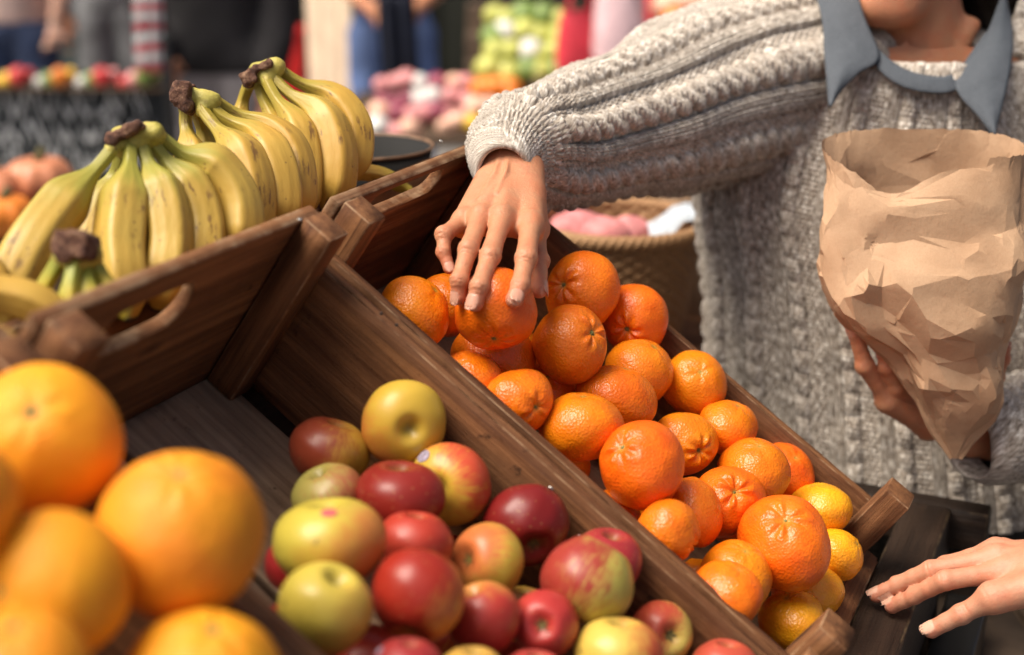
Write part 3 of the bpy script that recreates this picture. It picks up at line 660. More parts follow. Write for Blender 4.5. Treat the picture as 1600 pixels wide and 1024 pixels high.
def crown_mesh(root, prims, brown, seed):
    """prims: yellow-green capsules; brown: list of (centre, radii, axis) dry cut chunks"""
    al = np.array([q for a, b, r1, r2 in prims for q in (a, b)]); lo = al.min(0) - .02; hi = al.max(0) + .02
    def fn(p):
        d = np.full(len(p), 1.)
        for a, b, r1, r2 in prims: d = smin(d, rc(p, a, b, r1, r2), .004)
        return d + sinoise(p, 420, seed, 2) * .0005
    V, F = surfnet(fn, lo, hi, .0016); childof(mesh_np('crown', V, F, M['crowng']), root)
    bl = np.array([b[0] for b in brown]); lo = bl.min(0) - .03; hi = bl.max(0) + .03
    def fb(p):
        d = np.full(len(p), 1.)
        for c, r, B in brown:
            q = (p - c) @ B; qa = np.abs(q) - np.asarray(r) + .003
            bx = np.linalg.norm(np.maximum(qa, 0), axis=1) + np.minimum(qa.max(1), 0) - .003
            d = smin(d, bx, .003)
        return d + sinoise(p, 330, seed + 9, 4) * .0016
    V, F = surfnet(fb, lo, hi, .0015); childof(mesh_np('dry_crown_tip', V, F, M['crown']), root)
def pxbasis(ang, tilt=0.):
    """columns: screen direction at angle ang (deg, up from right), its normal in the picture plane, depth"""
    a = rad(ang); x = RT * math.cos(a) + UP * math.sin(a); y = -RT * math.sin(a) + UP * math.cos(a); return np.stack([x, y, -FW], 1)
def bunch(label, crown, fingers, brown, m, seed, cd):
    fx = np.mean([P(fg[0][-1][0], fg[0][-1][1], fg[0][-1][2]) for fg in fingers], axis=0)
    root = empty('banana_bunch', (fx[0], fx[1], SZ)); tag(root, label, 'banana bunch', 'hands of bananas standing behind the crates')
    ca, cb = P(*crown[0]), P(*crown[1]); prims = [(ca, cb, .0085, .0085)]
    for k, (pts, wpx, nk, *rest) in enumerate(fingers):
        banana(root, pts, wpx, nk, m if not rest else BM[rest[0]], seed + k)
        p0 = P(*pts[0]); t = np.clip((p0 - ca) @ (cb - ca) / ((cb - ca) @ (cb - ca)), 0, 1); q = ca + (cb - ca) * t
        p1 = P(*pts[1]); prims.append((q, p0 + (p1 - p0) * .12, .0070, .0062))
    crown_mesh(root, prims, [(P(c[0], c[1], c[2]), (S(c[3], c[2]), S(c[4], c[2]), c[6] if len(c) > 6 else S(c[4], c[2])), pxbasis(c[5])) for c in brown], seed)
    return root
bunch('banana bunch nearest the left edge, long fingers greenish at the necks', ((190, 214, 1.135), (240, 208, 1.135)), [
  ([(176, 232, 1.12), (150, 264, 1.11), (98, 318, 1.09), (48, 385, 1.06), (14, 460, 1.05), (0, 520, 1.07)], 82, .20),
  ([(192, 232, 1.16), (178, 280, 1.17), (152, 330, 1.16), (138, 385, 1.15), (140, 440, 1.14), (150, 500, 1.14)], 58, .20),
  ([(203, 222, 1.13), (203, 262, 1.12), (194, 325, 1.105), (188, 385, 1.09), (193, 440, 1.08), (205, 500, 1.09)], 80, .20),
  ([(221, 222, 1.135), (234, 262, 1.13), (256, 318, 1.12), (264, 375, 1.11), (258, 430, 1.10), (245, 485, 1.11)], 74, .18),
  ([(234, 218, 1.14), (262, 254, 1.145), (299, 296, 1.145), (318, 345, 1.14), (318, 400, 1.13), (305, 455, 1.13)], 68, .20),
  ([(246, 212, 1.145), (285, 240, 1.155), (332, 262, 1.165), (366, 306, 1.165), (374, 352, 1.16), (366, 410, 1.15)], 74, .22)],
  [(200, 209, 1.128, 30, 9, 26, .013), (182, 219, 1.125, 13, 9, 48, .012)], BM[0], 11, 1.13)
bunch('middle banana bunch with a thick dark dry stub on its left and overlapping plump fingers', ((298, 152, 1.255), (330, 158, 1.255)), [
  ([(290, 168, 1.26), (290, 196, 1.26), (298, 240, 1.25), (305, 290, 1.25), (305, 350, 1.25)], 66, .30),
  ([(306, 172, 1.27), (318, 205, 1.285), (330, 250, 1.29), (338, 300, 1.29), (340, 360, 1.28)], 52, .25),
  ([(314, 170, 1.25), (336, 198, 1.24), (372, 238, 1.225), (392, 290, 1.215), (392, 345, 1.21), (380, 400, 1.21)], 72, .26),
  ([(324, 163, 1.255), (352, 186, 1.255), (398, 210, 1.25), (430, 255, 1.24), (440, 312, 1.235), (430, 370, 1.23)], 68, .30),
  ([(332, 156, 1.265), (368, 178, 1.275), (420, 198, 1.275), (456, 240, 1.27), (464, 300, 1.26), (456, 360, 1.26)], 58, .30)],
  [(285, 148, 1.25, 15, 19, -10, .014), (293, 166, 1.248, 10, 11, -30, .010)], BM[1], 31, 1.25)
bunch('farthest banana bunch with bruised brown streaks on its fingers, standing nearest the woman', ((402, 112, 1.375), (432, 104, 1.375)), [
  ([(390, 130, 1.39), (380, 160, 1.40), (376, 200, 1.40), (380, 260, 1.40)], 40, .35),
  ([(404, 128, 1.38), (413, 158, 1.375), (432, 196, 1.37), (446, 250, 1.36), (446, 320, 1.36)], 54, .30),
  ([(415, 124, 1.37), (433, 156, 1.36), (462, 196, 1.35), (476, 248, 1.34), (474, 305, 1.335), (462, 350, 1.34)], 58, .27),
  ([(424, 118, 1.375), (452, 146, 1.37), (497, 176, 1.365), (522, 228, 1.355), (522, 285, 1.35), (508, 335, 1.35)], 64, .27),
  ([(434, 108, 1.385), (468, 130, 1.39), (515, 150, 1.395), (550, 190, 1.39), (556, 238, 1.385), (540, 290, 1.38)], 56, .27)],
  [(390, 123, 1.37, 12, 11, 30, .011), (410, 106, 1.37, 17, 7, 28, .009)], BM[1], 51, 1.37)
bunch('small green-necked banana bunch with a blackened stub, in front and partly sunk behind the rail', ((104, 402, .985), (142, 398, .985)), [
  ([(98, 400, .985), (82, 425, .985), (62, 462, .985), (50, 510, .985)], 30, .75),
  ([(116, 412, .975), (112, 440, .97), (108, 480, .97), (104, 540, .97)], 40, .3),
  ([(130, 412, .985), (136, 440, .98), (142, 480, .975), (146, 540, .975)], 36, .3),
  ([(143, 402, .99), (156, 430, .99), (178, 458, .985), (200, 500, .98)], 34, .5)],
  [(120, 383, .98, 28, 21, -8, .016), (103, 398, .975, 12, 14, 0, .011), (140, 392, .98, 12, 16, 0, .010)], BM[2], 71, .985)
def lone(label, pts, w, seed, m=1, nk=.10):
    c = P(*pts[len(pts) // 2]); root = empty('banana', (c[0], c[1], c[2] - .02)); tag(root, label, 'banana', 'single bananas lying behind the crates')
    o = banana(root, pts, w, nk, BM[m], seed); o.name = 'peel'; return root
lone('blurred banana lying across the left edge of the photo, just above the rail', [(-110, 500, .94), (-60, 462, .94), (0, 462, .95), (50, 474, .955), (84, 500, .96), (100, 540, .965)], 62, 5)
lone('banana peeking in at the left edge above the lying blurred one', [(-90, 380, 1.0), (-50, 400, .99), (-15, 425, .99), (5, 460, .99)], 50, 6)
lone('banana sunk lowest behind the rail in the left corner', [(-120, 540, .90), (-60, 520, .90), (-10, 530, .90), (30, 560, .91)], 50, 8)
lone('yellow banana tip lying behind the rail to the right of the farthest bunch', [(640, 300, 1.46), (605, 278, 1.45), (575, 270, 1.44), (548, 272, 1.43), (520, 290, 1.43)], 26, 9)
# black bowl behind the bananas
def lathe(name, prof, n, mats, root, c, smooth=True, attrs=None):
    t = np.linspace(0, 2 * np.pi, n, endpoint=False); V = np.array([[[c[0] + r * math.cos(x), c[1] + r * math.sin(x), c[2] + z] for x in t] for r, z in prof])
    o = mesh_np(name, V.reshape(-1, 3), gridfaces(len(prof), n, False, True), mats, None, smooth)
    return childof(o, root) if root is not None else o
bc = P(572, 268, 1.66)
br = empty('bowl', bc - [0, 0, .06]); tag(br, 'round black bowl with a worn brown rim behind the farthest bananas', 'bowl')
M['bowl'] = plain('dull_black_bowl', (.010, .010, .010), .85)
lathe('bowl_shell', [(1e-4, -.055), (.05, -.055), (.070, -.02), (.078, .028), (.074, .028), (.064, -.018), (.045, -.05), (1e-4, -.05)], 64, M['bowl'], br, bc)
M['rim'] = plain('worn_rim', (.16, .09, .05), .6, .4, 60)
lathe('rim', [(.0765, .0285), (.0775, .031), (.0795, .0315), (.0805, .0285), (.0785, .0275), (.0765, .0285)], 64, M['rim'], br, bc)
pb = empty('plinth', (bc[0], bc[1], 0)); tag(pb, 'dark upright box under the round black bowl', 'box'); 
board('body', (bc[0], bc[1], (bc[2] - .058) / 2), bc[2] - .058, .12, .12, (AZ, RT, np.array([0, 1., 0])), M['beam'], pb)
# ================================================================== HANDS
def hand(joints, wrist, fore, dorsal, tips_n, nails=True, thick=1.0, h=.0013, across=None, wr=(.021, .017), palmr=.0125, creases=True, knob=1.):
    """joints: dict name -> [(p, r) x4]; wrist/fore world points; dorsal = unit normal of the back of the hand"""
    names = ['index', 'middle', 'ring', 'pinky', 'thumb']; dn = unit(dorsal)
    allp = np.array([p for k in joints for p, r in joints[k]] + [wrist] + [q[0] for q in fore]); lo = allp.min(0) - .03; hi = allp.max(0) + .03
    ac = unit(joints['index'][0][0] - joints['pinky'][0][0]) if across is None else across
    nl = []
    for k in names:
        (pd, _), (pt, rt) = joints[k][-2:]; ax = unit(pt - pd); n = unit(tips_n[k] - ax * (tips_n[k] @ ax)); c = pt + n * rt * .80 + ax * rt * .12
        nl.append((c, ax, n, rt))
    def fn(p):
        palm = np.full(len(p), 1.)
        for k, off in (('index', .55), ('middle', .2), ('ring', -.2), ('pinky', -.55)):
            a = wrist + ac * off * wr[0] * 1.1
            palm = smin(palm, rc(p, a, joints[k][0][0] - dn * .004, wr[1] * .95, palmr, (dn, 1.12)), .010)
        m4 = [joints[k][0][0] for k in ('index', 'middle', 'ring', 'pinky')]
        for a, b in zip(m4[:-1], m4[1:]): palm = smin(palm, rc(p, a - dn * .006, b - dn * .006, .0100, .0100), .006)
        prev = wrist; pr = wr[0]
        for q, r in fore:
            palm = smin(palm, rc(p, prev, q, pr, r, (dn, 1.18)), .010); prev, pr = q, r
        palm = smin(palm, rc(p, wrist + ac * wr[0] * .5 - dn * .004, joints['thumb'][1][0], .015, joints['thumb'][1][1] * 1.08), .012)
        for k in ('index', 'middle', 'ring', 'pinky'):           # tendons and knuckles
            m = joints[k][0][0]; a = wrist + (m - wrist) * .12 + dn * (wr[1] * .60); b = m + dn * (palmr * .48)
            sd_ = .0035 if k in ('index', 'pinky') else .0008; palm = smin(palm, rc(p, a - dn * sd_ * 1.4, b - dn * sd_ * .5, .0019, .0028), .0060)
            palm = smin(palm, np.linalg.norm(p - (m + dn * palmr * .42), axis=1) - .0066, .005)
        # veins
        for s_, e_, o_ in ((('middle', 'ring'), .72, -.1), (('ring', 'pinky'), .78, -.4)):
            m = (joints[s_[0]][0][0] + joints[s_[1]][0][0]) / 2; b = wrist + (m - wrist) * e_ + dn * palmr * .78; a = wrist + ac * wr[0] * o_ + dn * wr[1] * .98
            mid = (a + b) / 2 + ac * .003 + dn * .0016
            palm = smin(palm, smin(rc(p, a, mid, .0012, .0013), rc(p, mid, b, .0013, .0010), .001), .0040)
        out = palm.copy()
        for k in names:
            J = joints[k]; d = np.full(len(p), 1.)
            for (a, ra), (b, rb) in zip(J[:-1], J[1:]):
                mid = (a + b) / 2; rm = min(ra, rb) * (.86 + .08 * (1 - knob) * 2)
                d = smin(d, smin(rc(p, a, mid, ra, rm), rc(p, mid, b, rm, rb), .003), .0022)
            for (a, ra), (b, rb), (c, rc_) in zip(J[:-2], J[1:-1], J[2:]):   # knuckle pads on the outside of each bend
                bend = unit(b - (a + c) / 2 + tips_n[k] * .004); d = smin(d, np.linalg.norm(p - (b + bend * rb * .30 * knob), axis=1) - rb * (.86 - .10 * (1 - knob) * 2), .003)
                if creases:
                    ax = unit(c - a)
                    for o_ in (-.0028, 0, .0028):
                        q = p - (b + bend * rb * 1.06 + ax * o_); ring = np.sqrt((q @ ax) ** 2 * 5 + (q @ bend) ** 2 * 1.0 + ((q @ np.cross(ax, bend)) ** 2) * .12)
                        d = np.maximum(d, -(ring - .0011)) if False else smin(d, d, 0) + .0015 * np.exp(-(ring / .0019) ** 2)
            out = np.minimum(smin(palm, d, .0065), np.minimum(out, d)) if k != 'thumb' else np.minimum(smin(palm, d, .009), out)
        if nails:
            for c, ax, n, rt in nl:
                B = np.stack([ax, np.cross(n, ax), n]); q = (p - c) @ B.T; q[:, 2] += (q[:, 1] ** 2) * (.35 / rt)
                e = np.sqrt((q[:, 0] / (rt * .92)) ** 4 + (q[:, 1] / (rt * .74)) ** 4 + 1e-9) ** .5
                d2 = np.maximum((e - 1) * rt * .6, np.abs(q[:, 2] - rt * .14) - .0007); out = smin(out, d2, .0006)
        return out
    V, F = surfnet(fn, lo, hi, h)
    red = np.zeros(len(V)); nm = np.zeros(len(V))
    for k in names:
        J = joints[k]; red += .9 * np.exp(-(np.linalg.norm(V - J[-1][0], axis=1) / .011) ** 2) + .35 * np.exp(-(np.linalg.norm(V - J[-2][0], axis=1) / .008) ** 2)
        red += .30 * np.exp(-(np.linalg.norm(V - J[1][0], axis=1) / .008) ** 2) + .28 * np.exp(-(np.linalg.norm(V - J[0][0], axis=1) / .010) ** 2)
    for c, ax, n, rt in nl:
        B = np.stack([ax, np.cross(n, ax), n]); q = (V - c) @ B.T
        e = ((q[:, 0] / (rt * .90)) ** 4 + (q[:, 1] / (rt * .72)) ** 4) ** .25; nm = np.maximum(nm, np.clip((1.08 - e) / .12, 0, 1) * (q[:, 2] > -rt * .55) * (q[:, 2] < rt))
    return V, F, np.clip(red, 0, 1), nm
def combine(parts):
    Vs, Fs, A, B, off = [], [], [], [], 0
    for V, F, a, b in parts: Vs.append(V); Fs.append(F + off); off += len(V); A.append(a); B.append(b)
    return np.vstack(Vs), np.vstack(Fs), np.concatenate(A), np.concatenate(B)
def z0(V): return np.zeros(len(V))
# --- the reaching right hand, closed on tangerine 2
tc = P(775, 482, 1.222); tR = S(136, 1.222) / 2 * .985
def onball(px, py, gap, fallback):
    r = P(px, py, 1) - CP; r = r / np.linalg.norm(r); oc = CP - tc; b = oc @ r; c = oc @ oc - (tR + gap) ** 2; D = b * b - c
    return CP + r * (-b - math.sqrt(D)) if D > 0 else P(px, py, fallback)
rt_ = .0076
HR = {
 'index': [(P(829, 351, 1.270), .0116), (P(822, 404, 1.214), .0098), (P(813, 446, 1.194), .0084), (onball(804, 468, .0062, 1.2), .0077)],
 'middle': [(P(784, 341, 1.266), .0112), (P(766, 400, 1.208), .0093), (P(749, 448, 1.184), .0082), (onball(742, 473, .0062, 1.2), .0078)],
 'ring': [(P(751, 340, 1.270), .0106), (P(732, 390, 1.213), .0089), (P(718, 438, 1.194), .0078), (P(717, 464, 1.196), .0070)],
 'pinky': [(P(724, 345, 1.282), .0094), (P(694, 367, 1.246), .0080), (P(693, 394, 1.238), .0064), (P(702, 419, 1.234), .0056)],
 'thumb': [(P(826, 305, 1.315), .0130), (P(836, 358, 1.300), .0108), (P(842, 408, 1.272), .0092), (P(842, 452, 1.250), .0082)]}
wrR = P(800, 262, 1.345); dR = np.cross(HR['index'][0][0] - HR['pinky'][0][0], HR['middle'][0][0] - wrR); dR = unit(dR)
if dR @ (CP - wrR) < 0: dR = -dR
tn = {k: unit(unit(HR[k][-1][0] - tc) * .8 + dR * .4) for k in HR}; tn['pinky'] = unit(dR * .5 - FW * .8); tn['thumb'] = unit(RT - FW * .3)
partR = hand(HR, wrR, [(P(806, 236, 1.385), .0225), (P(850, 205, 1.46), .027)], dR, tn, wr=(.0220, .0168))
# --- the left hand cupping the bag from behind
HL = {
 'thumb': [(P(1448, 668, 1.505), .0140), (P(1388, 626, 1.472), .0112), (P(1352, 572, 1.448), .0098), (P(1334, 513, 1.436), .0084)],
 'index': [(P(1446, 632, 1.505), .0105), (P(1400, 606, 1.462), .0094), (P(1386, 574, 1.446), .0086), (P(1379, 546, 1.440), .0080)],
 'middle': [(P(1468, 600, 1.505), .0110), (P(1462, 545, 1.495), .0090), (P(1460, 505, 1.487), .0082), (P(1458, 480, 1.482), .0076)],
 'ring': [(P(1495, 605, 1.505), .0104), (P(1500, 550, 1.497), .0086), (P(1500, 512, 1.49), .0078), (P(1498, 488, 1.485), .0072)],
 'pinky': [(P(1522, 630, 1.500), .0098), (P(1556, 590, 1.472), .0082), (P(1566, 562, 1.456), .0076), (P(1569, 545, 1.450), .0070)]}
wrL = P(1524, 684, 1.525); dL = unit(np.cross(HL['index'][0][0] - HL['pinky'][0][0], HL['middle'][0][0] - wrL))
if dL @ FW < 0: dL = -dL
tl = {k: unit(dL) for k in HL}; tl['thumb'] = unit(-FW * .6 - RT * .8); tl['index'] = unit(-RT); tl['pinky'] = unit(RT + FW)
partL = hand(HL, wrL, [(P(1556, 688, 1.535), .022), (P(1630, 672, 1.56), .028)], dL, tl, wr=(.019, .016), palmr=.0112, h=.0014, creases=False)
# ================================================================== WOMAN
# key points
neck0, neck1 = P(1442, 100, 1.70), P(1425, -60, 1.66); HC = P(1408, -150, 1.635)
shR, shL = P(1232, 95, 1.70), P(1650, 110, 1.70); elR = P(965, 200, 1.52); elL = P(1800, 590, 1.62)
hipc = P(1410, 880, 1.85); FT = hipc.copy()
def col_(x, y, d): return P(x, y, d)
def body_low(p):
    d = rc(p, P(1440, 160, 1.74), hipc, .105, .125, (np.array([0, 1., 0]), 1.25))
    d = smin(d, rc(p, shR, shL, .055, .055), .05)
    d = smin(d, rc(p, neck0 + [0, 0, -.04], neck1, .06, .052), .02)
    for sg in (-1, 1):
        h_ = hipc + [sg * .085, 0, -.04]; k_ = np.array([hipc[0] + sg * .10, hipc[1] - .03, .46]); a_ = np.array([hipc[0] + sg * .10, hipc[1] + .02, .07])
        d = smin(d, rc(p, h_, k_, .085, .058), .03); d = smin(d, rc(p, k_, a_, .055, .036), .02)
        d = smin(d, rc(p, a_ - [0, 0, .02], a_ + [0, -.15, -.035], .038, .028), .02)
    for s_, e_, w_ in ((shR, elR, P(806, 236, 1.385)), (shL, elL, P(1620, 680, 1.55))):
        d = smin(d, rc(p, s_, e_, .046, .038), .02); d = smin(d, rc(p, e_, w_, .038, .026), .02)
    return d
hb_ = np.stack([unit(RT * .94 + np.array([0, -.34, 0])), unit(np.array([.34, .94, 0])), AZ], 1)   # head axes: x ear-to-ear, y back, z up (she looks slightly left)
def hp(x, y, z): return HC + hb_ @ np.array([x, y, z])
def head(p):
    q = (p - HC) @ hb_
    e = lambda c, r: ell(q, c, r)
    d = e((0, .015, .02), (.073, .090, .098)); d = smin(d, e((0, -.022, -.045), (.056, .062, .075)), .03)
    d = smin(d, e((0, -.052, -.112), (.026, .024, .022)), .028)
    for sg in (-1, 1):
        d = smin(d, rc(q, np.array([sg * .052, .015, -.05]), np.array([sg * .018, -.055, -.112]), .016, .016), .022)
        d = smin(d, e((sg * .036, -.060, -.028), (.022, .018, .018)), .015)
        d = smin(d, e((sg * .076, .012, -.012), (.008, .018, .030)), .006)
        d = np.maximum(d, -(np.linalg.norm(q - [sg * .031, -.094, .004], axis=1) - .013)) * 1.0
        d = smin(d, np.linalg.norm(q - [sg * .031, -.076, .004], axis=1) - .0125, .002)
        d = smin(d, rc(q, np.array([sg * .018, -.084, .022]), np.array([sg * .048, -.070, .020]), .005, .004), .008)
    d = smin(d, rc(q, np.array([0, -.083, .012]), np.array([0, -.104, -.030]), .007, .011), .010)
    d = smin(d, rc(q, np.array([-.012, -.090, -.034]), np.array([.012, -.090, -.034]), .006, .006), .006)
    d = smin(d, rc(q, np.array([-.018, -.084, -.062]), np.array([.018, -.084, -.062]), .005, .005), .006)
    d = smin(d, rc(q, np.array([-.015, -.083, -.072]), np.array([.015, -.083, -.072]), .0055, .0055), .006)
    return d
def head_neck(p):
    d = smin(head(p), rc(p, neck0 + [0, 0, -.04], neck1, .060, .050), .022)
    d = smin(d, rc(p, P(1392, 128, 1.665), P(1375, 60, 1.672), .006, .007), .02)
    return smin(d, rc(p, P(1462, 150, 1.66), P(1520, 40, 1.655), .007, .009), .02)
Vb, Fb = surfnet(body_low, [min(elR[0], .05) - .1, hipc[1] - .75, -.01], [elL[0] + .12, hipc[1] + .35, neck0[2] + .03], .012)
Vh, Fh = surfnet(head_neck, [HC[0] - .16, HC[1] - .16, neck0[2] - .05], [HC[0] + .16, HC[1] + .2, HC[2] + .14], .0035)
V, F, rd, nm = combine([(Vb, Fb, z0(Vb), z0(Vb)), (Vh, Fh, .25 * np.exp(-(np.linalg.norm(Vh - hp(0, -.05, -.11), axis=1) / .05) ** 2), z0(Vh)), partR, partL])
woman = empty('person', (hipc[0], hipc[1], 0)); tag(woman, 'woman in chunky knit sweater and blue collar, reaching for a tangerine, paper bag in hand', 'person')
childof(mesh_np('body', V, F, M['skin'], attrs={'red': rd, 'nail': nm}), woman)
M['eye'] = plain('eye_white', (.7, .66, .62), .2, .02); M['iris'] = plain('dark_iris', (.03, .015, .008), .15)
for sg in (-1, 1):
    for nm_, cc_, rr_, mt_ in (('eyeball', (sg * .031, -.0785, .004), .0118, 'eye'), ('iris', (sg * .031, -.0868, .003), .0052, 'iris')):
        th_, ph_, Fe = sphere_uv(14, 20); Ve = np.stack([np.sin(th_) * np.cos(ph_), np.sin(th_) * np.sin(ph_), np.cos(th_)], 1) * rr_ + hp(*cc_)
        childof(mesh_np(nm_, Ve, Fe, M[mt_]), woman)
# hair
def hairf(p):
    q = (p - HC) @ hb_
    d = ell(q, (0, .026, .035), (.094, .104, .107)); d = np.maximum(d, -(ell(q, (0, -.085, -.045), (.066, .075, .088))))
    d = smin(d, rc(p, hp(.07, .05, -.02), P(1566, 0, 1.725), .04, .042), .02); d = smin(d, rc(p, P(1566, 0, 1.725), P(1610, 30, 1.74), .034, .02), .02)
    d = smin(d, rc(p, hp(-.085, .01, .02), hp(-.088, .0, -.075), .034, .026), .02); d = smin(d, rc(p, hp(-.07, .06, -.02), P(1318, -28, 1.76), .035, .03), .02); d = smin(d, rc(p, hp(0, .09, 0), P(1460, 20, 1.80), .05, .05), .03)  # first capsule: side hair added out of view to shade the neck
    a = np.arctan2(q[:, 1], q[:, 0]); return d + .0016 * np.sin(a * 46 + q[:, 2] * 30) + .0008 * np.sin(a * 131 + q[:, 2] * 80)
V, F = surfnet(hairf, HC - [.26, .2, .32], HC + [.30, .32, .2], .004)
t_ = NT('dark_hair'); M['hair'] = t_.fin(t_.mix(t_.noise(t_.map(t_.obj(), (40, 40, 4)), 6., 3), (.006, .004, .003), (.022, .013, .008)), .45)
childof(mesh_np('hair', V, F, M['hair']), woman)
# ------------------------------------------------------------------ sweater
def knit(u, v, kind):
    """stitch relief in metres; u across, v along the wale"""
    sw, rh = .0078, .0050
    def vst(sw=.0078, rh=.0050, amp=.0019):
        fr = (u / sw) % 1 - .5; a = np.abs(fr) * 2; leg = np.clip(1 - ((a - .5) * 2) ** 2, 0, 1) ** .6
        g = .5 + .5 * np.cos(2 * np.pi * (v / rh + 1.0 * a)); return amp * (leg * (.30 + .70 * g) - .5)
    def purl(amp=.0012):
        r = (v / .0056); return amp * (np.abs(np.sin(np.pi * r)) * (.6 + .4 * np.cos(2 * np.pi * (u / .006 + .5 * np.floor(r)))) - .5)
    base = vst()
    def rope(x, wd, L, A, H):
        ph = 2 * np.pi * v / L; out = np.full_like(u, -1.); 
        for k in (0, np.pi):
            xc = A * np.sin(ph + k); over = .5 + .5 * np.cos(ph + k)
            q = (x - xc) / wd; hh = H * np.sqrt(np.clip(1 - q * q, 0, 1)) * (.55 + .45 * over)
            hh = hh + .0009 * np.cos(2 * np.pi * (v / .0050 + np.abs(q) * .6)) * (np.abs(q) < .95)
            out = np.maximum(out, np.where(np.abs(q) < 1, hh, -1))
        return out
    if kind == 'torso':
        T = .058; x = (u % T); h = base * 1.9
        h = np.where(x < .0165, base * 2.3 + .0006, h)
        # deep gutters
        for c in (.0175, .0375): h -= .0036 * np.exp(-((x - c) / .0014) ** 2)
        m = (x > .0185) & (x < .0365); xx = x - .0275
        bob = .0085 * np.sqrt(np.clip(1 - (xx / .0095) ** 2, 0, 1)) * (.40 + .60 * np.abs(np.sin(np.pi * v / .027 + .6 * np.sin(u * 70))) ** .7) + purl(.0024)
        h = np.where(m, bob, h)
        xp = x - .048; h = np.where(np.abs(xp) < .0090, purl(.0036) - .0008, h)
        # scattered bobbles on the edge of the cable
        bb = (v / .034 + np.floor(u / T) * .37) % 1; h = h if True else np.maximum(h, np.where(np.abs(x - .047) < .006, .0062 * np.sqrt(np.clip(1 - ((x - .047) / .0058) ** 2 - ((bb - .5) * .034 / .0062) ** 2, 0, 1)) - .0004, -1))
        return h
    if kind == 'sleeve':
        T = .072; x = (u % T); h = purl(.0036) - .0014
        rp = rope(x - .018, .0105, .046, .0070, .0092); h = np.maximum(h, rp)
        h = np.where(np.abs(x - .049) < .0105, base * 2.0 + .0016 + .0030 * np.sqrt(np.clip(1 - ((x - .049) / .0108) ** 2, 0, 1)), h)
        for c in (.0372, .0605): h -= .0026 * np.exp(-((x - c) / .0016) ** 2)
        w_ = np.clip((v - .085) / .04, 0, 1); h = h * w_ + (1 - w_) * (vst(.0150, .0046, .0030) + .0006)
        return h
    if kind == 'rib':
        return .0016 * np.cos(2 * np.pi * u / .0085) + base * .7
t = NT('wool_knit'); v_ = t.attr('kuv').outputs['Vector']
a_ = t.noise(t.map(v_, (1, .45, 1)), 230., 3, .6); b_ = t.noise(v_, 38., 3, .6); c_ = t.noise(v_, 900., 2, .6)
col = t.ramp(a_, [(.33, (.13, .10, .08)), (.43, (.40, .345, .285)), (.54, (.56, .50, .43)), (.65, (.88, .84, .77))])
col = t.mix(t.math('MULTIPLY', t.step(b_, .35, .7), .35), col, (.24, .20, .17))
nr = t.bump(c_, .0009, .7)
M['wool'] = t.fin(col, .95, nr, Sheen_Weight=.25, Sheen_Roughness=.5)
t = NT('dark_wool_knit'); v_ = t.attr('kuv').outputs['Vector']
M['wool_dark'] = t.fin(t.ramp(t.noise(v_, 230., 3, .6), [(.35, (.012, .010, .007)), (.6, (.035, .03, .022)), (.75, (.10, .085, .065))]), .95)
def garment_tube(C, A, B, ra, rb, nphi, kind, phi=None, dz=None, fold=None, gain=1., u0=0., inner=0.0):
    """C centres (n,3); A,B axes (n,3); ra,rb radii; returns V,F,kuv"""
    n = len(C); ph = np.linspace(0, 2 * np.pi, nphi, endpoint=False) if phi is None else phi; nphi = len(ph)
    Q = C[:, None] + A[:, None] * np.cos(ph)[None, :, None] * ra[:, None, None] + B[:, None] * np.sin(ph)[None, :, None] * rb[:, None, None]
    if dz is not None: Q = Q + dz
    d1 = np.gradient(Q, axis=0); d2 = (np.roll(Q, -1, 1) - np.roll(Q, 1, 1)); nr_ = unit(np.cross(d2, d1)); 
    if ((nr_ * (Q - C[:, None])).sum(-1))[n // 3:].mean() < 0: nr_ = -nr_
    L = np.linalg.norm(np.diff(Q, axis=0), axis=-1); vv = np.vstack([np.zeros((1, nphi)), np.cumsum(L, axis=0)])
    vv = vv.mean(1, keepdims=True) * .6 + vv * .4
    rm = np.maximum(ra, rb).mean() * .5 + np.minimum(ra, rb).mean() * .5; dl = np.r_[0, np.cumsum(np.linalg.norm(np.diff(Q[n // 2], axis=0), axis=1))]
    uu = np.tile(dl[None, :], (n, 1)) + u0
    wq = Q.reshape(-1, 3); w1 = sinoise(wq, 13, 91, 3).reshape(n, nphi) * (.007 if kind == 'sleeve' else .0028); w2 = sinoise(wq, 17, 92, 3).reshape(n, nphi) * (.006 if kind == 'sleeve' else .0025)
    h = knit((uu + w1).ravel(), (vv + w2).ravel(), kind).reshape(n, nphi) * gain
    lowf = sinoise(Q.reshape(-1, 3), 22, 77, 3).reshape(n, nphi) * (.009 if kind == 'sleeve' else .0065)
    if fold is not None: lowf = lowf + fold(vv, ph[None, :])
    Q = Q + nr_ * (h + lowf)[..., None]
    uu = uu * (np.linalg.norm(np.roll(Q, -1, 1) - Q, axis=-1).sum(1) / max(dl[-1], 1e-6) if kind == 'sleeve' else np.ones(n))[:, None]
    return Q.reshape(-1, 3), gridfaces(n, nphi, False, True), np.stack([uu, vv, np.zeros_like(uu)], -1).reshape(-1, 3)
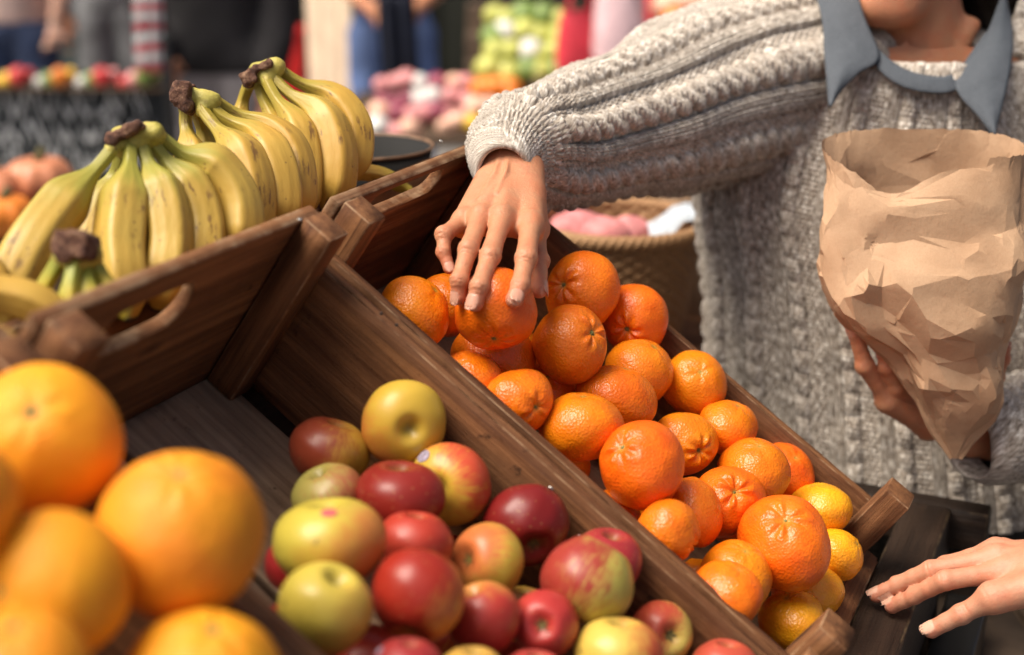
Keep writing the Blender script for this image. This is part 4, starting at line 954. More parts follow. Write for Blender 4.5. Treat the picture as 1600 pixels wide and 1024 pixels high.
rows = np.array([ # y, xl, xr, dc, b, dip (front lowering)
 (92, 1345, 1545, 1.668, .072, .034), (84, 1325, 1566, 1.670, .082, .032), (70, 1282, 1600, 1.678, .098, .026), (62, 1235, 1640, 1.69, .114, .018), (76, 1190, 1672, 1.70, .126, .008), (114, 1155, 1690, 1.712, .134, 0),
 (170, 1125, 1705, 1.725, .140, 0), (240, 1100, 1712, 1.735, .143, 0), (310, 1086, 1714, 1.742, .145, 0), (360, 1094, 1712, 1.748, .145, 0), (420, 1104, 1710, 1.755, .145, 0), (500, 1110, 1706, 1.765, .147, 0),
 (600, 1118, 1704, 1.78, .150, 0), (700, 1124, 1704, 1.79, .152, 0), (752, 1128, 1704, 1.795, .152, 0)], float)
n_ = 520; cc = []; 
for r in rows:
    y, xl, xr, dc, b, dip = r; c = P((xl + xr) / 2, y, dc); cc.append([*c, S((xr - xl) / 2, dc), b, dip])
R_, _s = catmull(np.array(cc), n_)
phf = np.concatenate([np.linspace(np.pi * .92, np.pi * 2.08, 760, endpoint=False), np.linspace(np.pi * 2.08, np.pi * 2.92, 90, endpoint=False)])
phx = phf   # angle measured from +X towards +Y; front (towards camera, -Y) is at 3pi/2
dz = np.zeros((n_, len(phx), 3)); dz[..., 2] = -R_[:, 5][:, None] * (-np.sin(phx))[None, :] ; 
V1, F1, K1 = garment_tube(R_[:, :3], np.tile(RT, (n_, 1)), np.tile([0, 1., 0], (n_, 1)), R_[:, 3], R_[:, 4], 0, 'torso', phi=phx, dz=dz, u0=.012, gain=np.clip((_s - .02) / .12, .15, 1)[:, None])
def sleeve(pts, nl, nphi, up0, sgn, foldamp):
    C, s = catmull(np.array(pts), nl); T, A, B = frames(C[:, :3], up0)
    def fold(vv, ph):
        e = np.exp(-np.maximum(vv - .145, 0) / .035) * np.clip((vv - .055) / .03, 0, 1)
        return foldamp * e * (np.sin(2 * np.pi * vv / .026 + 1.1 * np.sin(ph + .5) + .5 * np.sin(2 * ph)) ** 2 - .4) * (.6 + .4 * np.cos(ph - 1.0))
    nc = 34; k = np.linspace(0, 1, nc)[:-1]; C0 = C[0, :3]; r0 = C[0, 3]
    back = np.where(k < .8, (1 - k / .8) * .03, 0) ; ang_ = np.clip((k - .8) / .2, 0, 1) * np.pi
    Ci = C0 + T[0] * (back - .0045 * np.sin(ang_))[:, None]; ri = r0 - .0045 * (1 + np.cos(ang_))
    CC = np.vstack([Ci, C[:, :3]]); AA = np.vstack([np.tile(A[0], (nc - 1, 1)), A]); BB = np.vstack([np.tile(B[0], (nc - 1, 1)), B]); RR = np.r_[ri, C[:, 3]]
    gn = np.r_[np.full(nc - 1, .12), np.clip(s / .03, .12, 1)][:, None]
    Vs, Fs, Ks = garment_tube(CC, AA, BB, RR, RR * .96, nphi, 'sleeve', fold=fold, gain=gn)
    return (Vs, Fs, Ks)
sR = [(*P(787, 266, 1.332), .0290), (*P(789, 252, 1.350), .0355), (*P(797, 240, 1.372), .044), (*P(815, 235, 1.405), .0515), (*P(852, 232, 1.45), .059), (*P(915, 215, 1.50), .067), (*P(1000, 190, 1.56), .078), (*P(1085, 165, 1.625), .091), (*P(1170, 140, 1.68), .102), (*P(1250, 120, 1.72), .108), (*P(1330, 110, 1.76), .10)]
sL = [(*P(1520, 692, 1.500), .043), (*P(1545, 688, 1.510), .051), (*P(1590, 676, 1.535), .056), (*P(1680, 650, 1.57), .060), (*P(1790, 590, 1.62), .062), (*P(1810, 500, 1.65), .066), (*P(1780, 350, 1.69), .075), (*P(1720, 220, 1.71), .09), (*P(1640, 140, 1.72), .10), (*P(1560, 120, 1.74), .10)]
a1 = sleeve(sR, 520, 480, UP, 1, .0065); b1 = sleeve(sL, 330, 300, UP, 1, .004)
# neck edging of the sweater
rg = R_[:1]; nt = 9; tt = np.linspace(0, 2 * np.pi, nt, endpoint=False); phn = np.linspace(0, 2 * np.pi, 260, endpoint=False)
ringc = rg[0, :3] + RT * np.cos(phn)[:, None] * rg[0, 3] + np.array([0, 1., 0]) * np.sin(phn)[:, None] * rg[0, 4]; ringc[:, 2] += rg[0, 5] * np.sin(phn)
nrm = unit(ringc - rg[0, :3]); Vn = ringc[:, None] + (nrm[:, None] * np.cos(tt)[None, :, None] + AZ * np.sin(tt)[None, :, None]) * .0055 * (1 + .15 * np.cos(phn * 80))[:, None, None]
Kn = np.stack([np.repeat(phn * .1, nt), np.tile(tt * .005, len(phn)), np.zeros(len(phn) * nt)], 1)
Vs, Fs, Ks, off = [], [], [], 0
for Vx, Fx, Kx in ((V1, F1, K1), a1, b1, (Vn.reshape(-1, 3), gridfaces(len(phn), nt, True, True), Kn)):
    Vs.append(Vx); Fs.append(Fx + off); Ks.append(Kx); off += len(Vx)
childof(mesh_np('knit_sweater', np.vstack(Vs), np.vstack(Fs), M['wool'], attrs={'kuv': np.vstack(Ks)}), woman)
# dark knitted skirt and legs
def skirtf(p):
    d = rc(p, hipc + [.0, 0, .10], np.array([hipc[0], hipc[1], .52]), .145, .185, (np.array([0, 1., 0]), 1.12)); return d + .003 * np.sin(np.arctan2(p[:, 1] - hipc[1], p[:, 0] - hipc[0]) * 60) + sinoise(p, 30, 4, 2) * .004
V, F = surfnet(skirtf, hipc - [.3, .3, .55], hipc + [.32, .3, .26], .007)
childof(mesh_np('skirt', V, F, M['wool_dark'], attrs={'kuv': V[:, [0, 2, 1]]}), woman)
# ------------------------------------------------------------------ shirt collar
t = NT('chambray'); v_ = t.obj(); wv1 = t.noise(t.map(v_, (1, 1, .12)), 1500., 2); 
M['shirt'] = t.fin(t.mix(t.step(wv1, .3, .7), (.052, .062, .078), (.100, .116, .136)), .85, t.bump(t.noise(v_, 45., 3), .004, .5))
def sheet(name, Lp, Rp, n, m_, bulge=.004, thick=.0016, parent=woman, mat_=None):
    Lc, _ = catmull(np.array([P(*q) for q in Lp]), n); Rc, _ = catmull(np.array([P(*q) for q in Rp]), n); t = np.linspace(0, 1, m_)
    wr_ = sinoise(np.c_[Lc * 1., ][:, :3], 60, 5, 2)
    Q = Lc[:, None] * (1 - t)[None, :, None] + Rc[:, None] * t[None, :, None] - FW * (bulge * np.sin(np.pi * t))[None, :, None]
    Q = Q - FW * (sinoise(Q.reshape(-1, 3), 55, 15, 3).reshape(n, m_) * .0022 + .0009 * np.exp(-((np.minimum(t, 1 - t) - .10) / .03) ** 2)[None])[..., None]
    o = mesh_np(name, Q.reshape(-1, 3), gridfaces(n, m_), mat_ or M['shirt']); md = o.modifiers.new('th', 'SOLIDIFY'); md.thickness = thick; md.offset = 0
    return childof(o, parent)
sheet('shirt_collar', [(1262, -40, 1.67), (1283, 25, 1.61), (1289, 95, 1.575), (1295, 167, 1.548)], [(1330, -40, 1.63), (1352, 30, 1.600), (1374, 90, 1.578), (1340, 116, 1.565), (1312, 145, 1.555), (1298, 168, 1.548)], 44, 16, .007)
sheet('shirt_collar', [(1566, -10, 1.64), (1540, 55, 1.605), (1496, 122, 1.575), (1500, 150, 1.565), (1525, 178, 1.555), (1550, 212, 1.546)], [(1572, -12, 1.66), (1582, 55, 1.61), (1576, 125, 1.572), (1553, 213, 1.546)], 44, 16, .007)
sheet('collar_band', [(1348, 22, 1.603), (1368, 70, 1.588), (1402, 102, 1.579), (1445, 118, 1.575), (1492, 113, 1.579), (1540, 50, 1.608)], [(1346, 60, 1.594), (1362, 96, 1.582), (1398, 130, 1.572), (1445, 145, 1.568), (1496, 140, 1.571), (1545, 92, 1.592)], 60, 8, .001)
# seams: thin stitched ridge along the leaves
# ================================================================== PAPER BAG
from mathutils.geometry import delaunay_2d_cdt
def tin(seed, n, amp, box, spec=None):
    r = np.random.RandomState(seed); pts = np.stack([r.uniform(box[0], box[1], n), r.uniform(box[2], box[3], n)], 1)
    pts = np.vstack([pts, [[box[0], box[2]], [box[1], box[2]], [box[0], box[3]], [box[1], box[3]]]]); z = r.uniform(-1, 1, len(pts)) * amp
    vo, _, fo, *_ = delaunay_2d_cdt([Vector(p) for p in pts], [], [], 0, 1e-6); vo = np.array([v[:] for v in vo])
    d = ((vo[:, None] - pts[None]) ** 2).sum(-1).argmin(1); return vo, np.array(fo), z[d]
def tin_eval(T, q):
    vo, fo, z = T; out = np.zeros(len(q))
    for a, b, c in fo:
        A, B_, C_ = vo[a], vo[b], vo[c]; det = (B_[1] - C_[1]) * (A[0] - C_[0]) + (C_[0] - B_[0]) * (A[1] - C_[1])
        if abs(det) < 1e-12: continue
        l1 = ((B_[1] - C_[1]) * (q[:, 0] - C_[0]) + (C_[0] - B_[0]) * (q[:, 1] - C_[1])) / det; l2 = ((C_[1] - A[1]) * (q[:, 0] - C_[0]) + (A[0] - C_[0]) * (q[:, 1] - C_[1])) / det; l3 = 1 - l1 - l2
        m = (l1 >= -1e-6) & (l2 >= -1e-6) & (l3 >= -1e-6); out[m] = l1[m] * z[a] + l2[m] * z[b] + l3[m] * z[c]
    return out
brow = np.array([ # y centre, xl, xr, d centre, half depth
 (232, 1284, 1606, 1.405, .043), (262, 1280, 1606, 1.405, .044), (310, 1277, 1604, 1.405, .046), (360, 1277, 1600, 1.407, .048), (430, 1289, 1594, 1.412, .048), (490, 1318, 1584, 1.420, .050),
 (535, 1362, 1572, 1.426, .042), (575, 1403, 1562, 1.434, .036), (625, 1422, 1548, 1.442, .029), (665, 1440, 1530, 1.446, .018), (695, 1466, 1512, 1.448, .010), (716, 1484, 1500, 1.449, .004)], float)
bb = np.array([[*P((r[1] + r[2]) / 2, r[0], r[3]), S((r[2] - r[1]) / 2, r[3]), r[4]] for r in brow]); NB, NPB = 260, 420
Bq, sB = catmull(bb, NB); ph = np.linspace(0, 2 * np.pi, NPB, endpoint=False)
ca, sa = np.cos(ph), np.sin(ph); ex = .62; cx = np.sign(ca) * np.abs(ca) ** ex; sx = np.sign(sa) * np.abs(sa) ** (ex + .25)
Q = Bq[:, None, :3] + RT * (cx[None] * Bq[:, 3:4])[..., None] + np.array([0, 1., 0]) * (sx[None] * Bq[:, 4:5])[..., None]
rimw = np.exp(-sB / .030)[:, None]
front = np.clip(-sa, 0, 1); xrel = cx
dip = -.026 * np.exp(-((xrel + .42) / .34) ** 2) * front - .012 * front + .010 * (xrel > .5) * front + .012 * np.clip(sa, 0, 1)
Sx = .62
def baseS(uv):
    """bilinear lookup of the un-creased bag surface"""
    a = (uv[:, 0] / Sx % 1.) * NPB; b = np.clip(uv[:, 1], 0, sB[-1]) / sB[-1] * (NB - 1)
    i0 = np.floor(a).astype(int) % NPB; i1 = (i0 + 1) % NPB; fa = (a - np.floor(a))[:, None]; j0 = np.minimum(np.floor(b).astype(int), NB - 2); fb = (b - j0)[:, None]
    return (Q[j0, i0] * (1 - fa) + Q[j0, i1] * fa) * (1 - fb) + (Q[j0 + 1, i0] * (1 - fa) + Q[j0 + 1, i1] * fa) * fb
Q[..., 2] += (rimw * dip[None])
d1 = np.gradient(Q, axis=0); d2 = np.roll(Q, -1, 1) - np.roll(Q, 1, 1); nr_ = unit(np.cross(d2, d1))
if ((nr_ * (Q - Bq[:, None, :3])).sum(-1)).mean() < 0: nr_ = -nr_
rb2 = np.random.RandomState(21); LB = sB[-1]; nf = 1500
pts = np.stack([rb2.uniform(0, Sx, nf), rb2.uniform(.004, LB - .002, nf)], 1)
cl_ = np.stack([rb2.uniform(0, Sx, 14), rb2.uniform(.05, LB, 14)], 1); cl_[:6, 0] = rb2.uniform(.62, .95, 6) * Sx
pts = np.vstack([pts] + [c + rb2.normal(size=(40, 2)) * .010 for c in cl_]); pts = pts[(pts[:, 0] > .002) & (pts[:, 0] < Sx - .002) & (pts[:, 1] > .003) & (pts[:, 1] < LB - .002)]
vb_ = np.linspace(0, LB, 90); ub_ = np.linspace(0, Sx, 150)
pts = np.vstack([pts, np.stack([0 * vb_, vb_], 1), np.stack([0 * vb_ + Sx, vb_], 1), np.stack([ub_[1:-1], 0 * ub_[1:-1]], 1), np.stack([ub_[1:-1], 0 * ub_[1:-1] + LB], 1)])
vo, _, fo, *_ = delaunay_2d_cdt([Vector(p) for p in pts], [], [], 0, 1e-7); vo = np.array([v[:] for v in vo]); fo = np.array(fo)
hq = np.zeros(len(vo))
for sd_, n1, am in ((3, 34, .0140), (5, 110, .0072), (8, 330, .0036)): hq += tin_eval(tin(sd_, n1, am, (-.02, Sx + .02, -.02, LB + .02)), vo)
msk = np.clip(.5 + 1.2 * sinoise(np.c_[vo, 0 * vo[:, 0]], 38, 6, 2), .12, 1.6); dcl = np.min(np.linalg.norm(vo[:, None] - cl_[None], axis=2), axis=1)
hq *= np.clip(vo[:, 1] / .03, .25, 1)
hq += rb2.normal(size=len(vo)) * (.00055 * msk * np.clip(vo[:, 1] / .02, .2, 1) + .0002 * np.exp(-(dcl / .014) ** 2))
seam = np.minimum(vo[:, 0], Sx - vo[:, 0]); hq *= np.clip(seam / .02, 0, 1)
bj = np.clip(vo[:, 1] / LB * (NB - 1), 0, NB - 1).astype(int); hq *= np.clip(Bq[bj, 4] / .03, .3, 1.1)
ni = (np.floor(vo[:, 0] / Sx * NPB).astype(int)) % NPB
Vg = baseS(vo) + nr_[bj, ni] * hq[:, None]; Vg[:, 2] += np.exp(-vo[:, 1] / .012) * rb2.normal(size=len(vo)) * .0007
cr_ = np.clip((np.abs(hq) / .01), 0, 1)
t = NT('kraft_paper'); v_ = t.obj(); fib = t.noise(t.map(v_, (1, 1, .25)), 700., 4, .7); cl = t.noise(v_, 16., 4, .6); w_ = t.n('TexWave', {'wave_type': 'BANDS', 'bands_direction': 'X'}, Vector=v_, Scale=260., Distortion=.4).outputs[0]
col = t.mix(t.step(cl, .3, .7), (.43, .265, .155), (.52, .34, .21)); col = t.mix(t.math('MULTIPLY', t.step(fib, .45, .7), .28), col, (.36, .19, .09)); col = t.mix(t.math('MULTIPLY', w_, .05), col, (.3, .16, .08))
M['paper'] = t.fin(col, .78, t.bump(t.noise(v_, 120., 4, .65), .0010, .6, t.bump(fib, .0004, .5)))
bag = mesh_np('paper_bag', Vg, fo, M['paper'])
bm_ = bmesh.new(); bm_.from_mesh(bag.data); bmesh.ops.remove_doubles(bm_, verts=bm_.verts, dist=.00005); bmesh.ops.recalc_face_normals(bm_, faces=bm_.faces); bm_.to_mesh(bag.data); bm_.free()
md = bag.modifiers.new('es', 'EDGE_SPLIT'); md.split_angle = rad(16)
tag(bag, "crumpled brown paper bag with a torn open mouth held against the woman's sweater", 'paper bag')
# ================================================================== SECOND PERSON (right edge)
H2 = {
 'index': [(P(1572, 893, 1.262), .0122), (P(1477, 907, 1.262), .0090), (P(1428, 931, 1.290), .0080), (P(1394, 947, 1.306), .0072)],
 'middle': [(P(1556, 873, 1.275), .0122), (P(1455, 891, 1.285), .0090), (P(1402, 914, 1.308), .0081), (P(1370, 930, 1.318), .0073)],
 'ring': [(P(1556, 862, 1.292), .0115), (P(1478, 884, 1.312), .0092), (P(1440, 902, 1.335), .0084), (P(1424, 913, 1.348), .0076)],
 'pinky': [(P(1566, 862, 1.312), .0105), (P(1510, 882, 1.335), .0080), (P(1484, 896, 1.350), .0072), (P(1470, 906, 1.360), .0066)],
 'thumb': [(P(1625, 920, 1.245), .0165), (P(1552, 934, 1.238), .0120), (P(1502, 960, 1.250), .0092), (P(1455, 984, 1.262), .0078)]}
wr2 = P(1705, 880, 1.235); d2 = unit(np.cross(H2['index'][0][0] - H2['pinky'][0][0], H2['middle'][0][0] - wr2)); d2 = d2 if d2[2] > 0 else -d2
d2 = unit(d2 + AZ * .5 - FW * .3)
t2n = {k: d2 for k in H2}; t2n['thumb'] = unit(AZ * .8 - FW * .5)
V, F, rd, nm = hand(H2, wr2, [(P(1800, 868, 1.225), .028), (P(1960, 840, 1.20), .036)], d2, t2n, wr=(.027, .021), palmr=.0145, knob=.5)
EL2 = P(1960, 840, 1.20); B2 = np.array([EL2[0] + .22, EL2[1] - .02, 0])
SH2 = np.array([B2[0] - .17, B2[1], 1.36])
def stand(p, B, H, wd=1., arms=()):
    """a simple standing figure of height H at B; arms: list of (shoulder, elbow, wrist)"""
    k = H / 1.7; d = rc(p, B + [0, 0, .98 * k], B + [0, 0, 1.34 * k], .135 * wd, .15 * wd, (np.array([0, 1., 0]), 1.3))
    d = smin(d, rc(p, B + [-.15 * wd, 0, 1.38 * k], B + [.15 * wd, 0, 1.38 * k], .055, .055), .06)
    d = smin(d, rc(p, B + [0, 0, 1.40 * k], B + [0, -.01, 1.52 * k], .055, .05), .02)
    d = smin(d, ell(p, B + [0, -.01, 1.60 * k], (.075, .095, .115)), .02); d = smin(d, ell(p, B + [0, -.10, 1.585 * k], (.012, .02, .022)), .01)
    for s in (-1, 1):
        d = smin(d, rc(p, B + [s * .085 * wd, 0, .90 * k], B + [s * .10, -.01, .48 * k], .09 * wd, .06), .03); d = smin(d, rc(p, B + [s * .10, -.01, .48 * k], B + [s * .10, .02, .08], .056, .04), .02)
        d = smin(d, rc(p, B + [s * .10, .02, .05], B + [s * .11, -.14, .035], .04, .03), .02); d = smin(d, np.linalg.norm(p - (B + [s * .078, 0, 1.59 * k]), axis=1) - .014, .006)
    for a, b, c in arms: d = smin(smin(d, rc(p, a, b, .052, .042), .02), rc(p, b, c, .042, .030), .015)
    return d
def fig(label, B, H, top, legs, hairc, arms, wd=1., handless=False, extra=None, h=.018, sleeve=1., skinm='skin', cat='person', topz=.90, coat=0.):
    root = empty('person', B); label = ' '.join(label.split()[:16]); tag(root, label, cat); k = H / 1.7
    lo = np.minimum(B - [.34 * wd, .3, .01], np.min([q for a in arms for q in a] + [B], axis=0) - .12); hi = np.maximum(B + [.34 * wd, .3, 0], np.max([q for a in arms for q in a] + [B], axis=0) + .12); lo[2] = -.01; hi[2] = H + .05
    def hands_(p):
        d = np.full(len(p), 1.)
        if not handless:
            for a, b, c in (arms[1:] if extra else arms):
                ax = unit(c - b); s = unit(np.cross(ax, [0, 1, .2])); d = smin(d, rc(p, c, c + ax * .07, .026, .034, (np.cross(ax, s), 1.8)), .01)
                for i in range(4):
                    q = c + ax * .085 + s * (i - 1.5) * .018; d = smin(d, rc(p, q, q + ax * (.075 - .008 * abs(i - 1.2)) + np.cross(ax, s) * .02, .010, .008), .004)
                d = smin(d, rc(p, c + ax * .02 + s * .03, c + ax * .08 + s * .055, .012, .009), .006)
        return d
    body = lambda p: np.minimum(stand(p, B, H, wd, arms), hands_(p))
    Vb, Fb = surfnet(body, lo, hi, h); parts = [(Vb, Fb, z0(Vb), z0(Vb))] + ([extra] if extra else [])
    V_, F_, r_, n_2 = combine(parts); childof(mesh_np('body', V_, F_, M[skinm], attrs={'red': r_, 'nail': n_2}), root)
    def topf(p):
        d = stand(p, B, H, wd, [(a, b, b + (c - b) * min(1, sleeve * 2 - 1) if sleeve > .5 else b) if sleeve > .5 else (a, a + (b - a) * sleeve * 2, a + (b - a) * (sleeve * 2 + .001)) for a, b, c in arms])
        d = d - .014 - coat * .02 + sinoise(p, 26, 3, 3) * .006; d = np.maximum(d, topz * k - p[:, 2]); return np.maximum(d, p[:, 2] - 1.435 * k)
    def legf(p):
        d = stand(p, B, H, wd, ()) - .012 + sinoise(p, 30, 8, 3) * .005; d = np.maximum(d, p[:, 2] - (topz + .03) * k); return np.maximum(d, .09 - p[:, 2])
    for nm_, fn_, mt in (('top', topf, top), ('trousers', legf, legs)):
        Vx, Fx = surfnet(fn_, lo, hi, h); childof(mesh_np(nm_, Vx, Fx, mt, attrs={'kuv': Vx}), root)
    def hf(p):
        c = B + [0, .01, 1.615 * k]; d = ell(p, c, (.092, .11, .12)); return np.maximum(d, -ell(p, B + [0, -.10, 1.57 * k], (.075, .09, .10))) + .002 * np.sin(p[:, 0] * 300)
    Vx, Fx = surfnet(hf, B + [-.13, -.14, 1.45 * k], B + [.13, .17, 1.80 * k], .009); childof(mesh_np('hair', Vx, Fx, hairc), root)
    def sf(p):
        d = np.full(len(p), 1.)
        for s in (-1, 1): d = np.minimum(d, rc(p, B + [s * .10, .03, .05], B + [s * .11, -.16, .042], .050, .040))
        return np.maximum(d, .004 - p[:, 2])
    Vx, Fx = surfnet(sf, B + [-.2, -.28, -.01], B + [.22, .14, .14], .012); childof(mesh_np('shoes', Vx, Fx, M['black']), root)
    return root
def cloth(name, c, var=.25, rough=.9): return plain(name, c, rough, var, 9., .004, 60.)
M['c_teal'] = cloth('dark_teal_cloth', (.03, .06, .07)); M['c_denim'] = cloth('denim', (.035, .055, .12)); M['c_black'] = cloth('black_jacket_cloth', (.013, .012, .014), .3)
M['c_grey'] = cloth('grey_trouser_cloth', (.27, .25, .26)); M['c_pink'] = cloth('faded_pink_cloth', (.60, .43, .38)); M['c_mid'] = cloth('grey_coat_cloth', (.17, .175, .185)); M['c_navy'] = cloth('navy_cloth', (.010, .014, .032))
M['c_blue'] = cloth('light_blue_denim', (.13, .20, .42)); M['c_tan'] = cloth('tan_cloth', (.42, .28, .17)); M['c_cream'] = cloth('cream_canvas', (.86, .68, .50), .10)
M['skin3'] = skin('pale_skin', (.62, .40, .30), (.56, .30, .22))
M['hair_b'] = plain('brown_hair', (.05, .028, .015), .5)
fig('person at the right edge, only a hand with pale nails resting on the beam visible', B2, 1.70, M['c_teal'], M['c_denim'], M['hair_b'],
    [(SH2, np.array([SH2[0] - .02, SH2[1] + .03, 1.06]), EL2), (B2 + [.19, 0, 1.36], B2 + [.24, .02, 1.06], B2 + [.22, -.10, .85])], extra=(V, F, rd, nm), sleeve=.62, skinm='skin2')
# ================================================================== NEAR SURROUNDINGS
def gxy(px, d, z=1.0):
    """world x, y of the upright line seen at picture column px and distance d at height z"""
    y = (d - (1.57 - z) * math.sin(_p)) / math.cos(_p); return np.array([(px - 800) / f * d, y, 0.])
def zpx(y, d): return P(800, y, d)[2]
YW = np.array([0, 1., 0])
def bx(name, c, sx, sy, sz, m, parent, r=.006, ang=0., step=.05, wear=.0008):
    a = rad(ang); ex = np.array([math.cos(a), math.sin(a), 0]); ey = np.array([-math.sin(a), math.cos(a), 0])
    if sz >= sx and sz >= sy: return board(name, c, sz, sx, sy, (AZ, ex, ey), m, parent, r, step, wear)
    if sx >= sy: return board(name, c, sx, sy, sz, (ex, ey, AZ), m, parent, r, step, wear)
    return board(name, c, sy, sz, sx, (ey, AZ, ex), m, parent, r, step, wear)
# wicker basket under the woman's arm
bk = P(966, 352, 1.97); WB = empty('basket', bk - [0, 0, .17]); tag(WB, "shallow wicker basket with pink roots beneath the woman's outstretched arm", 'basket')
t = NT('wicker'); v_ = t.attr('gc').outputs['Vector']
M['wicker'] = t.fin(t.ramp(t.noise(v_, 9., 4, .6), [(.3, (.17, .085, .035)), (.55, (.36, .20, .09)), (.8, (.55, .36, .19))]), .7)
na, nz_ = 200, 60; an = np.linspace(0, 2 * np.pi, na, endpoint=False); zz = np.linspace(-.165, 0, nz_); A_, Z_ = np.meshgrid(an, zz, indexing='xy')
rr = .088 + .030 * (Z_ + .165) / .165; rr = rr + .0028 * np.sin(A_ * 26) * np.sign(np.sin(Z_ * 2 * np.pi / .016)) 
Vo = np.stack([rr * np.cos(A_), rr * np.sin(A_), Z_], -1); Vi = np.stack([(rr - .007) * np.cos(A_), (rr - .007) * np.sin(A_), Z_], -1)[::-1]
Vw = np.concatenate([Vo, Vi]).reshape(-1, 3); childof(mesh_np('woven_side', Vw + bk, gridfaces(2 * nz_, na, False, True), M['wicker'], attrs={'gc': Vw * 60}), WB)
for k in range(3):
    tt = np.linspace(0, 2 * np.pi, 160); Cr = np.stack([(.118 + .004 * np.cos(tt * 22 + k * 2.1)) * np.cos(tt), (.118 + .004 * np.cos(tt * 22 + k * 2.1)) * np.sin(tt), .004 + .005 * np.sin(tt * 22 + k * 2.1)], 1) + bk
    childof(tube('braided_rim', Cr, np.full(160, .0058), 10, M['wicker'], None), WB)
lathe('base', [(1e-4, -.166), (.088, -.166), (.088, -.158), (1e-4, -.158)], 48, M['wicker'], WB, bk, attrs=None)
M['root'] = plain('pink_root_skin', (.60, .22, .22), .55, .3, 30, .002, 90)
def blob(name, c, r, m, seed, label=None, cat=None, group=None, amp=.10, parent=None, fr=2.2, smooth=True, nseg=(24, 32)):
    th, ph, F_ = sphere_uv(*nseg); b = np.stack([np.sin(th) * np.cos(ph), np.sin(th) * np.sin(ph), np.cos(th)], 1); r = np.asarray(r, float) * np.ones(3)
    V_ = b * r * (1 + amp * sinoise(b, fr, seed, 3))[:, None] + np.asarray(c); o = mesh_np(name, V_, F_, m, None, smooth, {'red': z0(V_), 'nail': z0(V_), 'dim': np.exp(-(th / .2) ** 2), 'gc': b * 3, 'kuv': V_})
    if parent is not None: childof(o, parent)
    if label: tag(o, label, cat, group)
    return o
for i, (dx, dy, dz_, r, lb) in enumerate([(-.055, .035, -.02, (.045, .032, .030), 'pale pink root lying at the left back of the wicker basket'), (-.02, -.02, -.012, (.038, .030, .028), 'rosy pink root on top in the wicker basket, nearest the crate'), (.02, .045, -.03, (.04, .03, .03), 'pinkish tan root at the back of the wicker basket'), (-.04, -.055, -.045, (.04, .034, .03), 'deep pink root at the front left of the wicker basket')]):
    blob('root_vegetable', bk + [dx, dy, dz_], r, M['root'], 40 + i, lb, 'root vegetable', 'pink roots in the wicker basket', .12)
for i, (dx, dy) in enumerate([(.04, -.02), (0., 0), (-.03, 0)]): blob('root_vegetable', bk + [dx, dy, -.10], (.045, .05, .045), M['root'], 60 + i, 'root buried in the lower part of the wicker basket', 'root vegetable', 'buried roots in the wicker basket', .1)
M['white'] = plain('white_paper', (.42, .47, .52), .6, .12, 20)
gx = np.linspace(-1, 1, 30); GX, GY = np.meshgrid(gx, gx, indexing='ij'); wp = bk + [.078, -.005, .008]
Vp = np.stack([GX * .035, GY * .05, 0 * GX], -1).reshape(-1, 3); Vp[:, 2] += sinoise(Vp, 60, 5, 3) * .012 + Vp[:, 0] * .5
o = mesh_np('price_slip', Vp + wp, gridfaces(30, 30), M['white']); md = o.modifiers.new('t', 'SOLIDIFY'); md.thickness = .001
tag(o, 'crumpled white paper slip lying on the right rim of the wicker basket', 'paper')
sb = empty('side_stand', (bk[0] + .02, bk[1] + .02, 0)); tag(sb, 'low wooden stand that carries the wicker basket', 'stand')
zt = bk[2] - .168; bx('top', (bk[0] + .0, bk[1] + .02, zt - .012), .36, .36, .022, M['crate'], sb)
for sx in (-1, 1):
    for sy in (-1, 1): bx('leg', (bk[0] + sx * .15, bk[1] + .02 + sy * .15, (zt - .024) / 2), .035, .035, zt - .024, M['crate'], sb)
bx('shelf', (bk[0], bk[1] + .02, zt - .22), .30, .30, .018, M['crate'], sb)
ub = empty('upright_crate', gxy(1125, 2.25)); tag(ub, "brown wooden crate stood on end between the wicker basket and the woman's side", 'wooden crate')
uc = gxy(1125, 2.25)
bx('side_board', (uc[0] - .075, uc[1], .60), .016, .26, 1.14, M['crate_grey'], ub); bx('side_board', (uc[0] + .25, uc[1], .60), .016, .26, 1.14, M['crate_grey'], ub)
for z in (.05, .42, .78, 1.15): bx('shelf_board', (uc[0] + .0875, uc[1], z), .306, .255, .014, M['crate_grey'], ub)
for i, x in enumerate((-.055, .02)): bx('front_slat', (uc[0] + x, uc[1] - .138, .60), .045, .012, 1.14, M['crate_grey'], ub)
# black crate and brown box bottom right
q = P(1590, 1010, 1.62); pc = empty('plastic_crate', (q[0], q[1], 0)); tag(pc, 'black plastic crate below the resting hand at the bottom right', 'plastic crate')
for s in (-1, 1):
    bx('side', (q[0] + s * .19, q[1], q[2] - .10), .014, .30, .22, M['black'], pc); bx('side', (q[0], q[1] + s * .15, q[2] - .10), .394, .014, .22, M['black'], pc)
    bx('rim', (q[0] + s * .20, q[1], q[2] + .012), .03, .34, .014, M['black'], pc); bx('rim', (q[0], q[1] + s * .16, q[2] + .012), .37, .03, .014, M['black'], pc)
M['card'] = plain('brown_cardboard', (.10, .065, .04), .8, .2, 20, .001, 90)
kb = empty('cardboard_box', (q[0], q[1], 0)); tag(kb, 'brown cardboard box standing inside the black plastic crate', 'box'); bx('box_body', (q[0], q[1], q[2] - .08), .34, .26, .20, M['card'], kb); bx('flap', (q[0] - .08, q[1], q[2] + .0225), .17, .24, .003, M['card'], kb); bx('flap', (q[0] + .085, q[1], q[2] + .0265), .15, .24, .003, M['card'], kb)
ps = empty('crate_stack', (q[0], q[1], 0)); tag(ps, 'dark wooden pallet stack on which the black plastic crate rests', 'pallet')
